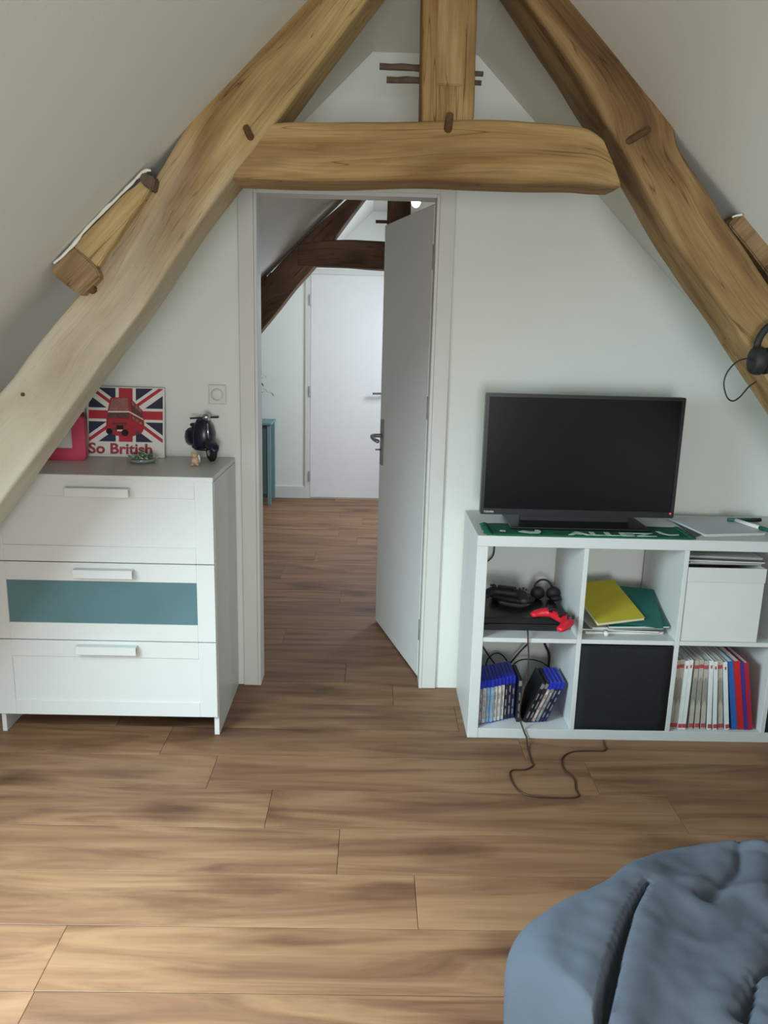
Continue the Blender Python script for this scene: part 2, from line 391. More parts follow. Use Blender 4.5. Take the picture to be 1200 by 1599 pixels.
box('wall_left', XKL-.1, XKL, YB-.1, YF+.1, -.05, zkl+.03, 'wall', bev=0, kind='structure')
box('wall_right', XKR, XKR+.1, YB-.1, YF+.1, -.05, zkr+.03, 'wall', bev=0, kind='structure')
# roof windows and gable window (out of frame, they bring the daylight)
def roof_window(name, side, s):
    w_ = struct_empty(name); bm = bmesh.new(); n = nl if side < 0 else nr; fx = xl if side < 0 else xr
    y0, y1, z0, z1 = s
    def bar(ya, yb, za, zb): prism(bm, [Vector((fx(za), ya, za)), Vector((fx(zb), ya, zb)), Vector((fx(zb), yb, zb)), Vector((fx(za), yb, za))], n*.09)
    bar(y0, y0+.04, z0, z1); bar(y1-.04, y1, z0, z1); bar(y0+.04, y1-.04, z0, z0+.03); bar(y0+.04, y1-.04, z1-.03, z1)
    obj('window_frame', bm, 'trim', w_)
    bm = bmesh.new(); o = n*.06; prism(bm, [Vector((fx(z0+.03), y0+.04, z0+.03))+o, Vector((fx(z1-.03), y0+.04, z1-.03))+o, Vector((fx(z1-.03), y1-.04, z1-.03))+o, Vector((fx(z0+.03), y1-.04, z0+.03))+o], n*.004)
    obj('pane', bm, 'pane', w_)
roof_window('window_1', -1, SKL); roof_window('window_2', 1, SKR)
w3 = struct_empty('window_3'); bm = bmesh.new(); a, b, c, d = GW
B(bm, a, a+.05, YB-.08, YB-.02, c, d); B(bm, b-.05, b, YB-.08, YB-.02, c, d); B(bm, a+.05, b-.05, YB-.08, YB-.02, c, c+.05); B(bm, a+.05, b-.05, YB-.08, YB-.02, d-.05, d)
obj('window_frame', bm, 'trim', w3); box('pane', a+.05, b-.05, YB-.056, YB-.052, c+.05, d-.05, 'pane', w3, bev=0)

# doorway casing, open leaf
d1 = struct_empty('door_1')
bm = bmesh.new(); cw = .058
B(bm, XJL-cw, XJL+.004, YW-.012, YW+.002, 0, ZD+cw, .003); B(bm, XJL-.002, XJL+.012, YW-.012, YW2+.01, 0, ZD, .002)
obj('jamb', bm, 'trim', d1)
bm = bmesh.new()
B(bm, XJR-.004, XJR+cw, YW-.012, YW+.002, 0, ZD+cw, .003); B(bm, XJR-.012, XJR+.002, YW-.012, YW2+.01, 0, ZD, .002)
obj('jamb', bm, 'trim', d1)
bm = bmesh.new(); B(bm, XJL, XJR, YW-.0125, YW+.002, ZD, ZD+cw, .003); B(bm, XJL+.012, XJR-.012, YW-.012, YW2+.01, ZD-.012, ZD+.002, .002)
obj('lintel', bm, 'trim', d1)
hx, hy = XJR-.014, YW2+.012
ex, ey = .040, 3.80
dv = Vector((ex-hx, ey-hy, 0)); ln = dv.length; ang = math.atan2(dv.y, dv.x)
MT = Matrix.Translation((hx, hy, 0)) @ Matrix.Rotation(ang, 4, 'Z')      # leaf space: x along leaf, +y = far side (-x world)
def inleaf(name, x0, x1, y0, y1, z0, z1, m, parent, bev=.002):
    bm = bmesh.new(); B(bm, x0, x1, y0, y1, z0, z1, bev, mtx=MT); return obj(name, bm, m, parent)
leaf = inleaf('leaf', 0, ln, -.04, 0, .008, ZD-.016, 'door', d1)
hp = inleaf('handle_plate', ln-.07, ln-.03, 0, .008, .815, 1.035, 'metal', d1, .003)
bm = bmesh.new()
tube(bm, [MT@Vector(p) for p in smooth_path([(ln-.05, .006, .957), (ln-.05, .045, .957), (ln-.062, .056, .955), (ln-.10, .058, .948), (ln-.16, .054, .945)], 5)], .009, 10)
obj('lever', bm, 'metal', d1, True)
bm = bmesh.new(); tube(bm, [MT@Vector(p) for p in ((ln-.05, .008, .89), (ln-.05, .034, .89))], .004, 8); obj('key', bm, 'metal', d1, True)
inleaf('handle_plate', ln-.07, ln-.03, -.048, -.04, .815, 1.035, 'metal', d1, .003)
bm = bmesh.new()
tube(bm, [MT@Vector(p) for p in smooth_path([(ln-.05, -.046, .957), (ln-.05, -.085, .957), (ln-.062, -.096, .955), (ln-.10, -.098, .948), (ln-.16, -.094, .945)], 5)], .009, 10)
obj('lever', bm, 'metal', d1, True)
for z in (.22, 1.15, 1.72):
    bm = bmesh.new(); tube(bm, [(hx+.006, hy-.003, z-.045), (hx+.006, hy-.003, z+.045)], .007, 10); obj('hinge', bm, 'hinge', d1, True)
# far door
d2 = struct_empty('door_2')
fx0, fx1, fzt = -.53, .24, 1.885
bm = bmesh.new()
B(bm, fx0-.045, fx0-.004, YF-.012, YF+.001, 0, fzt+.045, .002); B(bm, fx1+.004, fx1+.045, YF-.012, YF+.001, 0, fzt+.045, .002); B(bm, fx0-.004, fx1+.004, YF-.012, YF+.001, fzt+.004, fzt+.045, .002)
obj('jamb', bm, 'trim', d2)
box('leaf', fx0, fx1, YF-.008, YF+.001, .012, fzt, 'door', d2)
for z in (.2, .93, 1.68):
    box('hinge', fx0-.010, fx0+.006, YF-.022, YF-.006, z-.045, z+.045, 'hinge', d2)
box('handle_plate', .095, .125, YF-.016, YF-.007, .82, 1.02, 'metal', d2)
bm = bmesh.new(); tube(bm, smooth_path([(.11, YF-.014, .93), (.11, YF-.06, .93), (.09, YF-.068, .93), (0.0, YF-.066, .928)], 5), .009, 8); obj('lever', bm, 'metal', d2, True)
box('baseboard_far', XKL, fx0-.045, YF-.012, YF, 0, .105, 'trim', kind='structure')
box('baseboard_right', fx1+.045, XKR, YF-.012, YF, 0, .105, 'trim', kind='structure')

# ================================================================== TIMBER
def timber(name, stations, y0, depth, m, parent, rnd=.012, amp=.006, seed=0, step=.025, label=None):
    """stations: (outer xz, inner xz) pairs along the beam. Section = rounded rectangle, hand-hewn wobble."""
    O = smooth_path([Vector((a[0], 0, a[1])) for a, b in stations], 10); I = smooth_path([Vector((b[0], 0, b[1])) for a, b in stations], 10)
    bm = bmesh.new(); lay = bm.verts.layers.float_vector.new('grain'); rings = []; s = 0; prev = None
    # section parameters (u across 0..1 outer->inner, v depth 0..1)
    for i in range(len(O)):
        o, n = O[i], I[i]; mid = (o+n)/2; wd = (n-o).length
        if prev is not None: s += (mid-prev).length
        prev = mid; ru = rnd/wd; rv = rnd/depth; ring = []
        sec = []
        cs_ = [((1-ru, rv, -90), (1-ru, 1-rv, 0)), ((1-ru, 1-rv, 0), (ru, 1-rv, 90)), ((ru, 1-rv, 90), (ru, rv, 180)), ((ru, rv, 180), (1-ru, rv, -90))]
        for (cu, cv, a0), (du, dv__, _) in cs_:
            for k in range(4):
                t = math.radians(a0+k*30); e_ = (cu+ru*math.cos(t), cv+rv*math.sin(t)); sec.append(e_)
            t = math.radians(a0+90); f_ = (du+ru*math.cos(t), dv__+rv*math.sin(t))
            for k in (.06, .25, .5, .75, .94): sec.append((e_[0]+(f_[0]-e_[0])*k, e_[1]+(f_[1]-e_[1])*k))
        for (u, v) in sec:
            p = o+(n-o)*u; p = Vector((p.x, y0+depth*v, p.z))
            c = Vector((s*2.5+seed*7.3, u*wd*5, v*depth*5))
            d = noise.noise(c)*amp + noise.noise(c*3.1)*amp*.4
            dirv = (p-Vector((mid.x, y0+depth/2, mid.z))).normalized(); p = p+dirv*d
            q = bm.verts.new(p); q[lay] = (s+seed*3.7, u*wd, v*depth+seed); ring.append(q)
        rings.append(ring)
    L = len(rings[0])
    for a, b in zip(rings, rings[1:]):
        for k in range(L): bm.faces.new((a[k], a[(k+1) % L], b[(k+1) % L], b[k]))
    bm.faces.new(rings[0][::-1]); bm.faces.new(rings[-1])
    o = obj(name, bm, m, parent, True, label=label)
    return o
def peg(parent, px, py, Y, dx, dz, L, r=.011, out=.03, name='peg'):
    p = PY(px, py, Y); a = p+Vector((-dx*L/2, .03, -dz*L/2)); b = p+Vector((dx*L/2, -out, dz*L/2))
    bm = bmesh.new(); tube(bm, [a, (a+b)/2, b], [r*1.05, r, r*.9], 10); return obj(name, bm, 'peg', parent)
def xz(p): return (p.x, p.z)
YT, DT = 2.2, .17
def st(o, i): return (xz(PY(o[0], o[1], YT)), xz(PY(i[0], i[1], YT+DT-.01)))
tr = thing('roof_truss', 'large pale oak roof truss with pegged rafters, collar and post, spanning the near room', 'roof beam', (XC, YT, 0))
tr.location = (0, 0, 0)
Ls = [st((472, 0), (603, 0)), st((400, 77), (530, 96)), st((359, 113), (492, 146)), st((303, 179), (436, 220)), st((243, 275), (380, 292)), st((185, 372), (322, 372)),
      st((120, 462), (250, 480)), st((51, 544), (190, 560)), st((0, 612), (96, 690)), st((-75, 705), (0, 820))]
def extend(S_, zt, end):
    (o1, i1), (o2, i2) = (S_[1], S_[0]) if end == 0 else (S_[-2], S_[-1])
    m1 = ((o1[0]+i1[0])/2, (o1[1]+i1[1])/2); m2 = ((o2[0]+i2[0])/2, (o2[1]+i2[1])/2)
    d = (m2[0]-m1[0], m2[1]-m1[1]); k = (zt-m2[1])/d[1]
    e = ((o2[0]+d[0]*k, o2[1]+d[1]*k), (i2[0]+d[0]*k, i2[1]+d[1]*k))
    return [e]+S_ if end == 0 else S_+[e]
Ls = extend(extend(Ls, 2.33, 0), .52, 1)
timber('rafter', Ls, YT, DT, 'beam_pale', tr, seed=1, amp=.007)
Rs = [st((913, 0), (783, 0)), st((980, 80), (838, 80)), st((1023, 123), (875, 136)), st((1057, 180), (910, 193)), st((1070, 230), (945, 246)), st((1107, 290), (985, 315)),
      st((1140, 347), (1027, 388)), st((1200, 437), (1107, 500)), st((1275, 545), (1200, 645))]
Rs = extend(extend(Rs, 2.33, 0), .55, 1)
timber('rafter', Rs, YT+.016, DT, 'beam_ochre', tr, seed=4, amp=.010)
def sc(t, b): return (xz(PY(t[0], t[1], YT-.01)), xz(PY(b[0], b[1], YT-.01)))
Cs = [sc((400, 190), (360, 276)), sc((462, 187), (430, 279)), sc((520, 186), (520, 280)), sc((600, 185), (600, 279)), sc((700, 183), (700, 279)), sc((790, 183), (800, 283)),
      sc((880, 190), (900, 282)), sc((920, 196), (945, 286)), sc((944, 212), (973, 288))]
timber('collar_beam', Cs, YT+.004, DT-.01, 'beam', tr, seed=8, amp=.007, rnd=.014)
def sk(l, r): return (xz(PY(l[0], l[1], YT+.03)), xz(PY(r[0], r[1], YT+.03)))
Ks = [sk((657, 190), (740, 190)), sk((658, 160), (742, 160)), sk((660, 60), (745, 60)), sk((661, 0), (747, 0))]
e = Ks[-1]; f = Ks[-2]
Ks.append(((e[0][0], 2.36), (e[1][0], 2.36)))
timber('king_post', Ks, YT+.025, .13, 'beam', tr, seed=12, amp=.003, rnd=.012)
# upper cheek of the post, proud of its lower end
bm = bmesh.new(); lay = bm.verts.layers.float_vector.new('grain')
pa, pb, pc, pd = PY(682, 132, YT+.02), PY(722, 134, YT+.02), PY(738, 0, YT+.02), PY(684, 0, YT+.02)
pc.z = pd.z = 2.38; vs = prism(bm, [pa, pb, pc, pd], Vector((0, .02, 0)))
for v in bm.verts: v[lay] = (v.co.z*1+50, v.co.x, v.co.y)
bmesh.ops.bevel(bm, geom=bm.edges[:], offset=.003, segments=2, affect='EDGES')
for v in bm.verts: v.co += Vector((noise.noise(v.co*9), noise.noise(v.co*7+Vector((3, 0, 0))), 0))*.001
obj('post_cheek', bm, 'beam', tr)
peg(tr, 391, 213, YT, -.35, .8, .035, .010); peg(tr, 995, 213, YT, .85, .45, .05, .0095); peg(tr, 701, 194, YT-.01, 0, 1, .028, .011)
peg(tr, 142, 451, YT-.012, .3, .1, .012, .013, .012); peg(tr, 36, 616, YT, .2, .1, .01, .006, .006)
for (x0, y0_, x1, y1_, r, Y) in ((593, 103, 700, 110, .0095, 2.385), (604, 124, 700, 128, .0095, 2.395), (690, 112, 755, 116, .007, 2.385), (690, 126, 752, 130, .007, 2.395)):
    a, b = PY(x0, y0_, Y), PY(x1, y1_, Y); bm = bmesh.new()
    pts = [a.lerp(b, t/6)+Vector((0, 0, noise.noise(Vector((t, r*900, 0)))*.003)) for t in range(7)]
    tube(bm, pts, [r*(1+.25*noise.noise(Vector((t*1.7, Y, 9)))) for t in range(7)], 8); obj('lath_stick', bm, 'stick', tr)
# purlin ends and packing blocks between rafter and slope
def block(name, pix, Y, dy, m, parent, bev=.004, amp=.003):
    bm = bmesh.new(); prism(bm, [PY(x, y, Y) for x, y in pix], Vector((0, dy, 0)))
    bmesh.ops.bevel(bm, geom=bm.edges[:], offset=bev, segments=2, affect='EDGES')
    bmesh.ops.subdivide_edges(bm, edges=bm.edges[:], cuts=2, use_grid_fill=True)
    lay = bm.verts.layers.float_vector.new('grain')
    for v in bm.verts:
        c = v.co.copy(); v[lay] = ((c.x+c.z)*.7+20, (c.x-c.z)*.7, c.y)
        v.co += Vector((noise.noise(c*20), noise.noise(c*16+Vector((5, 0, 0))), noise.noise(c*20+Vector((0, 7, 0)))))*amp
    return obj(name, bm, m, parent, False)
block('packing_block', [(114, 386), (130, 368), (160, 338), (200, 298), (228, 276), (237, 292), (198, 350), (152, 418)], YT-.028, .15, 'beam_tan', tr)
block('packing_block', [(224, 268), (243, 277), (238, 300), (222, 288), (217, 279)], YT-.042, .12, 'stick', tr)
block('purlin_end', [(80, 425), (84, 414), (105, 396), (116, 384), (150, 418), (156, 432), (128, 462), (106, 450)], YT-.034, .14, 'beam_grey', tr)
def seam(px, Y, r):
    bm = bmesh.new(); pts = smooth_path([PY(x, y, Y) for x, y in px], 6)
    tube(bm, [p+Vector((noise.noise(p*40), 0, noise.noise(p*47+Vector((3, 3, 3)))))*.002 for p in pts], [r*(.6+.8*abs(noise.noise(p*25))) for p in pts], 6)
    obj('plaster_seam', bm, 'plaster', tr, True)
seam([(84, 412), (110, 387), (138, 354), (176, 316), (208, 284), (226, 268), (236, 267)], YT-.034, .0048)
seam([(474, 0), (440, 36), (400, 77), (388, 88)], YT+.01, .0055); seam([(913, 0), (945, 38), (980, 80), (1010, 108)], YT+.02, .005)
seam([(1144, 340), (1150, 337), (1160, 335)], YT+.02, .004)
block('purlin_end', [(1139, 350), (1150, 338), (1172, 335), (1215, 334), (1290, 330), (1290, 520), (1240, 480)], YT+.03, .13, 'beam_brown', tr, amp=.004)

# far truss
YT2 = 5.0
t2 = thing('roof_truss', 'dark brown roof truss seen through the open doorway in the far room', 'roof beam')
def s2(o, i): return (xz(PY(o[0], o[1], YT2)), xz(PY(i[0], i[1], YT2+.15)))
L2 = [s2((548, 305), (578, 305)), s2((500, 348), (535, 362)), s2((462, 385), (500, 412)), s2((425, 425), (462, 455)), s2((398, 455), (402, 530))]
L2 = extend(extend(L2, 2.36, 0), .5, 1)
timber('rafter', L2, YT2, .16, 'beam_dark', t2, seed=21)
mir = lambda q: (2*XC-q[0], q[1])
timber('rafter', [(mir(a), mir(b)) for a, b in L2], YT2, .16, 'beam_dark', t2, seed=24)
zc0, zc1 = 1.815, 1.972
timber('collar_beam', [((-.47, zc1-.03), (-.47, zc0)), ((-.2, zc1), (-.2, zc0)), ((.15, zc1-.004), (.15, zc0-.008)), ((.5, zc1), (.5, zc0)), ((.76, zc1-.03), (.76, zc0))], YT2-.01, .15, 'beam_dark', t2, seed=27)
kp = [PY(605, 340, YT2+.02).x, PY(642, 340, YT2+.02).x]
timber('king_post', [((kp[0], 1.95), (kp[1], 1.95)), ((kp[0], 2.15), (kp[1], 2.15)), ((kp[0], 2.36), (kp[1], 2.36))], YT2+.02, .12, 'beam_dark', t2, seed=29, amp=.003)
bm = bmesh.new(); a = PY(587, 346, YT2+.14); tube(bm, [a, a+Vector((.25, 0, 0))], .01, 8); obj('lath_stick', bm, 'stick', t2)
block('packing_block', [(396, 430), (412, 428), (425, 440), (396, 470)], YT2+.02, .12, 'beam_dark', t2)
lb = thing('wall_lamp', 'small lit round bulb lamp above the open door, beside the dark post', 'lamp')
pb_ = PY(650, 313, 5.5); bm = bmesh.new(); ball(bm, pb_, .032, .032, .045); obj('bulb', bm, 'bulb', lb, True)
bm = bmesh.new(); tube(bm, [pb_+Vector((0, 0, .04)), pb_+Vector((0, 0, .075))], .018, 10); obj('lamp_socket', bm, 'white', lb)
bm = bmesh.new(); tube(bm, [pb_+Vector((0, 0, .07)), Vector((pb_.x, pb_.y, ZT+.005))], .004, 6); obj('cord', bm, 'white', lb)

# ================================================================== CHEST OF DRAWERS
DX0, DX1, DY0, DY1, DZ = -1.307, -.527, 2.62, 3.03, .95
dr = thing('chest_of_drawers', 'white three-drawer chest with a frosted glass middle drawer, left of the doorway', 'chest of drawers')
z1 = PY(300, 1120, DY0-.016).z; z2 = PY(300, 1003, DY0-.016).z; z3 = PY(300, 881.5, DY0-.016).z; z4 = PY(300, 751, DY0-.016).z
box('side_panel', DX0, DX0+.016, DY0, DY1, 0, DZ-.018, 'lacquer', dr, .001)
box('side_panel', DX1-.018, DX1, DY0, DY1, 0, DZ-.018, 'lacquer', dr, .001)
box('top_panel', DX0, DX1, DY0-.018, DY1, DZ-.016, DZ, 'lacquer', dr, .0015)
box('back_panel', DX0+.016, DX1-.018, DY1-.006, DY1, .06, DZ-.018, 'lacquer', dr, 0)
box('plinth_rail', DX0+.016, DX1-.018, DY0+.01, DY0+.026, z1-.01, z1+.04, 'lacquer', dr, .001)
def drawer(za, zb, glass=False, hz=None):
    d = None; g = .0015; x0, x1 = DX0+g, DX1-g; y0, y1 = DY0-.018, DY0-.001
    bm = bmesh.new(); fr = .062
    ia, ib, ja, jb = x0+fr, x1-fr, za+fr*.93, zb-fr
    if glass: ia, ib, ja, jb = PY(12, 940, DY0-.018).x, PY(308, 940, DY0-.018).x, PY(160, 974, DY0-.018).z, PY(160, 908, DY0-.018).z
    B(bm, x0, ia, y0, y1, za+g, zb-g, .0015); B(bm, ib, x1, y0, y1, za+g, zb-g, .0015)
    B(bm, ia-.0002, ib+.0002, y0+.0001, y1, za+g, ja, .0012); B(bm, ia-.0002, ib+.0002, y0+.0001, y1, jb, zb-g, .0012)
    d = obj('drawer', bm, 'lacquer', dr)
    box('drawer_panel', ia-.002, ib+.002, y0+.005, y1-.001, ja-.002, jb+.002, 'frost' if glass else 'lacquer', d, 0, label='grey-blue frosted glass panel' if glass else None)
    return d
ds = [drawer(z3, z4), drawer(z2, z3, True), drawer(z1, z2)]
for d, (px0, px1, py0, py1) in zip(ds, ((100, 200, 764, 776), (113, 206, 892, 904), (118, 212, 1012, 1028))):
    a = PY(px0, py1, DY0-.045); b = PY(px1, py0, DY0-.045); hh = min(b.z-a.z, .03)
    bm = bmesh.new(); B(bm, a.x, b.x, DY0-.043, DY0-.0185, b.z-hh*.25, b.z, .0015); B(bm, a.x, b.x, DY0-.046, DY0-.041, b.z-hh, b.z+.0002, .0015)
    obj('handle', bm, 'lacquer', d)

# things on the chest
ZD_ = DZ+.0005
def clip(poly, x0, y0, x1, y1):
    def cut(P, inside, inter):
        out = []
        for i in range(len(P)):
            a, b = P[i-1], P[i]
            if inside(b):
                if not inside(a): out.append(inter(a, b))
                out.append(b)
            elif inside(a): out.append(inter(a, b))
        return out
    for ax, val, sg in ((0, x0, 1), (0, x1, -1), (1, y0, 1), (1, y1, -1)):
        if not poly: return []
        ins = lambda p: (p[ax]-val)*sg >= -1e-9
        def it(a, b):
            t = (val-a[ax])/(b[ax]-a[ax]); return (a[0]+(b[0]-a[0])*t, a[1]+(b[1]-a[1])*t)
        poly = cut(poly, ins, it)
    return poly
def flag_sign():
    t = thing('souvenir_sign', 'square white sign with a red double-decker bus on a union flag, leaning on the wall', 'sign')
    W, Hh = .292, .263
    t.location = (-1.076, 2.975, ZD_+.001); t.rotation_euler = (math.radians(-8), 0, 0)
    box('board', 0, W, 0, .008, 0, Hh, 'white', t, .0015)
    bm = bmesh.new(); mats = ['flagnavy', 'white', 'flagred', 'busred', 'busdark', 'busgrey', 'tyre']
    fx0_, fx1_, fy0, fy1 = .008, W-.006, .058, Hh-.004
    def poly(P, mi, lev, cl=True):
        if cl: P = clip(P, fx0_, fy0, fx1_, fy1)
        if len(P) < 3: return
        vs = [bm.verts.new((x, -.0003-lev*.00025, y)) for x, y in P]; f = bm.faces.new(vs); f.material_index = mi
    cx_, cy_ = (fx0_+fx1_)/2, (fy0+fy1)/2
    poly([(fx0_, fy0), (fx1_, fy0), (fx1_, fy1), (fx0_, fy1)], 0, 0)
    def band(x0, y0, x1, y1, w_, mi, lev, off=0):
        d = Vector((x1-x0, y1-y0)).normalized(); n = Vector((-d.y, d.x)); 
        P = [(x0+n.x*(off-w_), y0+n.y*(off-w_)), (x1+n.x*(off-w_), y1+n.y*(off-w_)), (x1+n.x*(off+w_), y1+n.y*(off+w_)), (x0+n.x*(off+w_), y0+n.y*(off+w_))]
        poly(P, mi, lev)
    E_ = .1; 
    for sx in (1, -1):
        X0, X1 = (fx0_, fx1_) if sx == 1 else (fx1_, fx0_)
        band(X0-(X1-X0)*E_, fy0-(fy1-fy0)*E_, X1+(X1-X0)*E_, fy1+(fy1-fy0)*E_, .021, 1, 1)
    for sx in (1, -1):
        X0, X1 = (fx0_, fx1_) if sx == 1 else (fx1_, fx0_)
        band(X0-(X1-X0)*E_, fy0-(fy1-fy0)*E_, X1+(X1-X0)*E_, fy1+(fy1-fy0)*E_, .006, 2, 2, .004*sx)
    band(cx_, 0, cx_, 1, .038, 1, 3); band(0, cy_, 1, cy_, .026, 1, 3)
    band(cx_, 0, cx_, 1, .026, 2, 4); band(0, cy_, 1, cy_, .016, 2, 4)
    def pb(P, mi, lev):   # points read off a 4x enlargement of the sign
        poly([((x-305)/512*W, (508-y)/446*Hh) for x, y in P], mi, lev, False)
    pb([(462, 132), (585, 122), (680, 215), (686, 320), (668, 352), (598, 378), (500, 372), (432, 346), (436, 250)], 3, 5)
    pb([(470, 140), (575, 130), (584, 215), (452, 218)], 5, 6); pb([(590, 132), (672, 215), (672, 262), (600, 216)], 4, 6)
    pb([(445, 224), (582, 222), (586, 262), (442, 262)], 4, 6); pb([(598, 236), (676, 276), (676, 292), (600, 262)], 4, 6)
    pb([(446, 217), (586, 214), (678, 262), (678, 268), (586, 222), (446, 225)], 1, 7)
    for k in range(4): x_ = 452+34*k; pb([(x_, 232), (x_+28, 231), (x_+29, 256), (x_-1, 257)], 4, 7)
    for k in range(3): x_ = 606+24*k; y_ = 246+14*k; pb([(x_, y_), (x_+18, y_+10), (x_+18, y_+26), (x_, y_+16)], 5, 7)
    for k in range(3): x_ = 604+22*k; y_ = 150+19*k; pb([(x_, y_), (x_+16, y_+14), (x_+16, y_+34), (x_, y_+24)], 5, 7)
    pb([(470, 290), (572, 288), (572, 300), (470, 302)], 4, 6); pb([(500, 306), (548, 305), (548, 330), (500, 331)], 6, 6); pb([(506, 334), (542, 333), (542, 343), (506, 344)], 1, 7)
    for cxx, cyy, r in ((455, 345, 22), (558, 352, 24), (640, 350, 16), (490, 332, 14)):
        pb([(cxx+r*math.cos(k*.52), cyy+r*.9*math.sin(k*.52)) for k in range(12)], 6 if r > 20 else 4, 8)
    obj('printed_flag', bm, mats, t)
    text('lettering', 'So British', .055, 'textred', t, Matrix.Translation((.006, -.0012, .013)) @ FRONT @ Matrix.Scale(1.13, 4, (1, 0, 0)), bold=.0016)
    return t
flag_sign()
cdp = thing('greeting_card', 'narrow card with a red stripe standing behind the pink frame, half hidden by the rafter', 'card', (-1.20, 3.0, ZD_), math.radians(0))
cdp.rotation_euler = (math.radians(-4), 0, 0)
box('card', 0, .112, 0, .003, 0, .185, 'white', cdp, 0)
box('printed_stripe', .001, .111, -.0008, 0, .125, .163, 'flagred', cdp, 0)
# pink frame
pf = thing('picture_frame', 'chunky pink picture frame at the left end of the chest', 'picture frame', (-1.215, 2.872, ZD_), math.radians(4))
bm = bmesh.new()
def rrect(x0, z0, x1, z1, r, n=5):
    out = []
    for cx_, cz_, a0 in ((x1-r, z1-r, 0), (x0+r, z1-r, 90), (x0+r, z0+r, 180), (x1-r, z0+r, 270)):
        for k in range(n+1): t = math.radians(a0+90*k/n); out.append((cx_+r*math.cos(t), cz_+r*math.sin(t)))
    return out
def ringframe(bm, outer, inner, y0, y1):
    n = len(outer); V = [[bm.verts.new((x, y, z)) for x, z in P] for P, y in ((outer, y0), (inner, y0), (inner, y1), (outer, y1))]
    for i in range(n):
        j = (i+1) % n
        for a in range(4):
            b = (a+1) % 4; bm.faces.new((V[a][i], V[a][j], V[b][j], V[b][i]))
ringframe(bm, rrect(0, 0, .168, .158, .016), rrect(.045, .042, .122, .118, .006), 0, .032)
obj('frame', bm, 'pink', pf); box('picture', .04, .127, .02, .024, .037, .123, 'paper', pf, 0)
# small dish
dish = thing('trinket_dish', 'low glass dish of green and white leaves in front of the sign', 'dish', PZ(222, 722, ZD_))
bm = bmesh.new(); lathe(bm, [(.03, .0), (.045, .004), (.056, .015), (.053, .016), (.042, .007), (.02, .004)], 24); obj('dish', bm, 'glass', dish, True)
bm = bmesh.new()
for i in range(46):
    a = random.uniform(0, 6.28); r = .045*math.sqrt(random.random()); c = Vector((r*math.cos(a), r*math.sin(a)*.8, .014+.030*random.random()*(1-r/.06)))
    d = Vector((random.uniform(-1, 1), random.uniform(-1, 1), random.uniform(.1, .8))).normalized()*.011; s_ = d.orthogonal().normalized()*.0045
    q = [bm.verts.new(c-d), bm.verts.new(c+s_), bm.verts.new(c+d), bm.verts.new(c-s_), ]; t_ = bm.verts.new(c+s_.cross(d).normalized()*.003)
    mi = 1 if i % 3 == 0 else 0
    for k in range(4): f = bm.faces.new((q[k], q[(k+1) % 4], t_)); f.material_index = mi
o = obj('leaves', bm, ['leaf', 'leafpale'], dish); o['kind'] = 'stuff'
# figurine
fg = thing('figurine', 'tiny tan and white sitting animal figurine in front of the toy scooter', 'figurine', PZ(305, 727, ZD_), .2)
bm = bmesh.new(); ball(bm, (0, 0, .016), .015, .013, .018); ball(bm, (-.004, -.006, .038), .010, .010, .010); ball(bm, (-.011, -.004, .047), .003, .003, .005); ball(bm, (.003, -.004, .047), .003, .003, .005)
ball(bm, (-.008, -.012, .006), .006, .009, .006); ball(bm, (.008, -.012, .006), .006, .009, .006); ball(bm, (-.006, -.015, .036), .004, .004, .003)
obj('body', bm, 'tan', fg, True)
bm = bmesh.new(); ball(bm, (.013, .01, .022), .006, .006, .016); obj('tail', bm, 'white', fg, True)
# toy scooter: x forward
scp = PZ(314, 717, ZD_)
sc_ = thing('toy_scooter', 'dark navy model motor scooter standing at the right end of the chest', 'toy scooter', (scp.x-.004, scp.y+.035, ZD_), math.radians(-56))
k_ = .172/1.1
def SP(p): return Vector(p)*k_
def wheel(x):
    bm = bmesh.new(); mt = Matrix.Translation(SP((x, 0, .22))) @ Matrix.Rotation(math.pi/2, 4, 'X')
    lathe(bm, [(.09*k_, -.07*k_), (.18*k_, -.065*k_), (.22*k_, -.03*k_), (.22*k_, .03*k_), (.18*k_, .065*k_), (.09*k_, .07*k_)], 20, mt)
    w_ = obj('wheel', bm, 'tyre', sc_, True)
    bm = bmesh.new(); lathe(bm, [(.02*k_, -.078*k_), (.09*k_, -.075*k_), (.09*k_, .075*k_), (.02*k_, .078*k_)], 14, mt); obj('wheel_hub', bm, 'chrome', w_)
wheel(.62); wheel(-.62)
def loft(name, secs, m, parent):     # secs: (x, z0, z1, halfwidth)
    bm = bmesh.new(); rings = []
    for x, za, zb, hw in secs:
        ring = []
        for k in range(14):
            t = 2*math.pi*k/14; cz = (za+zb)/2; c, s_ = math.cos(t), math.sin(t)
            c = abs(c)**.7*(1 if c > 0 else -1); s_ = abs(s_)**.7*(1 if s_ > 0 else -1)
            ring.append(bm.verts.new(SP((x, hw*c, cz+(zb-za)/2*s_))))
        rings.append(ring)
    for a, b in zip(rings, rings[1:]):
        for k in range(14): bm.faces.new((a[k], a[(k+1) % 14], b[(k+1) % 14], b[k]))
    bm.faces.new(rings[0][::-1]); bm.faces.new(rings[-1]); return obj(name, bm, m, parent, True)
loft('body', [(-.9, .35, .5, .08), (-.82, .25, .62, .2), (-.6, .22, .72, .27), (-.3, .24, .74, .25), (-.1, .26, .66, .18), (-.02, .28, .5, .12)], 'navy', sc_)
loft('floorboard', [(-.15, .22, .3, .2), (.1, .2, .27, .22), (.36, .22, .3, .2)], 'navy', sc_)
bm = bmesh.new(); prof = [(.34, .22), (.40, .4), (.42, .6), (.38, .8), (.32, .95), (.3, 1.0)]; hw = [.2, .27, .28, .24, .15, .08]; g = []
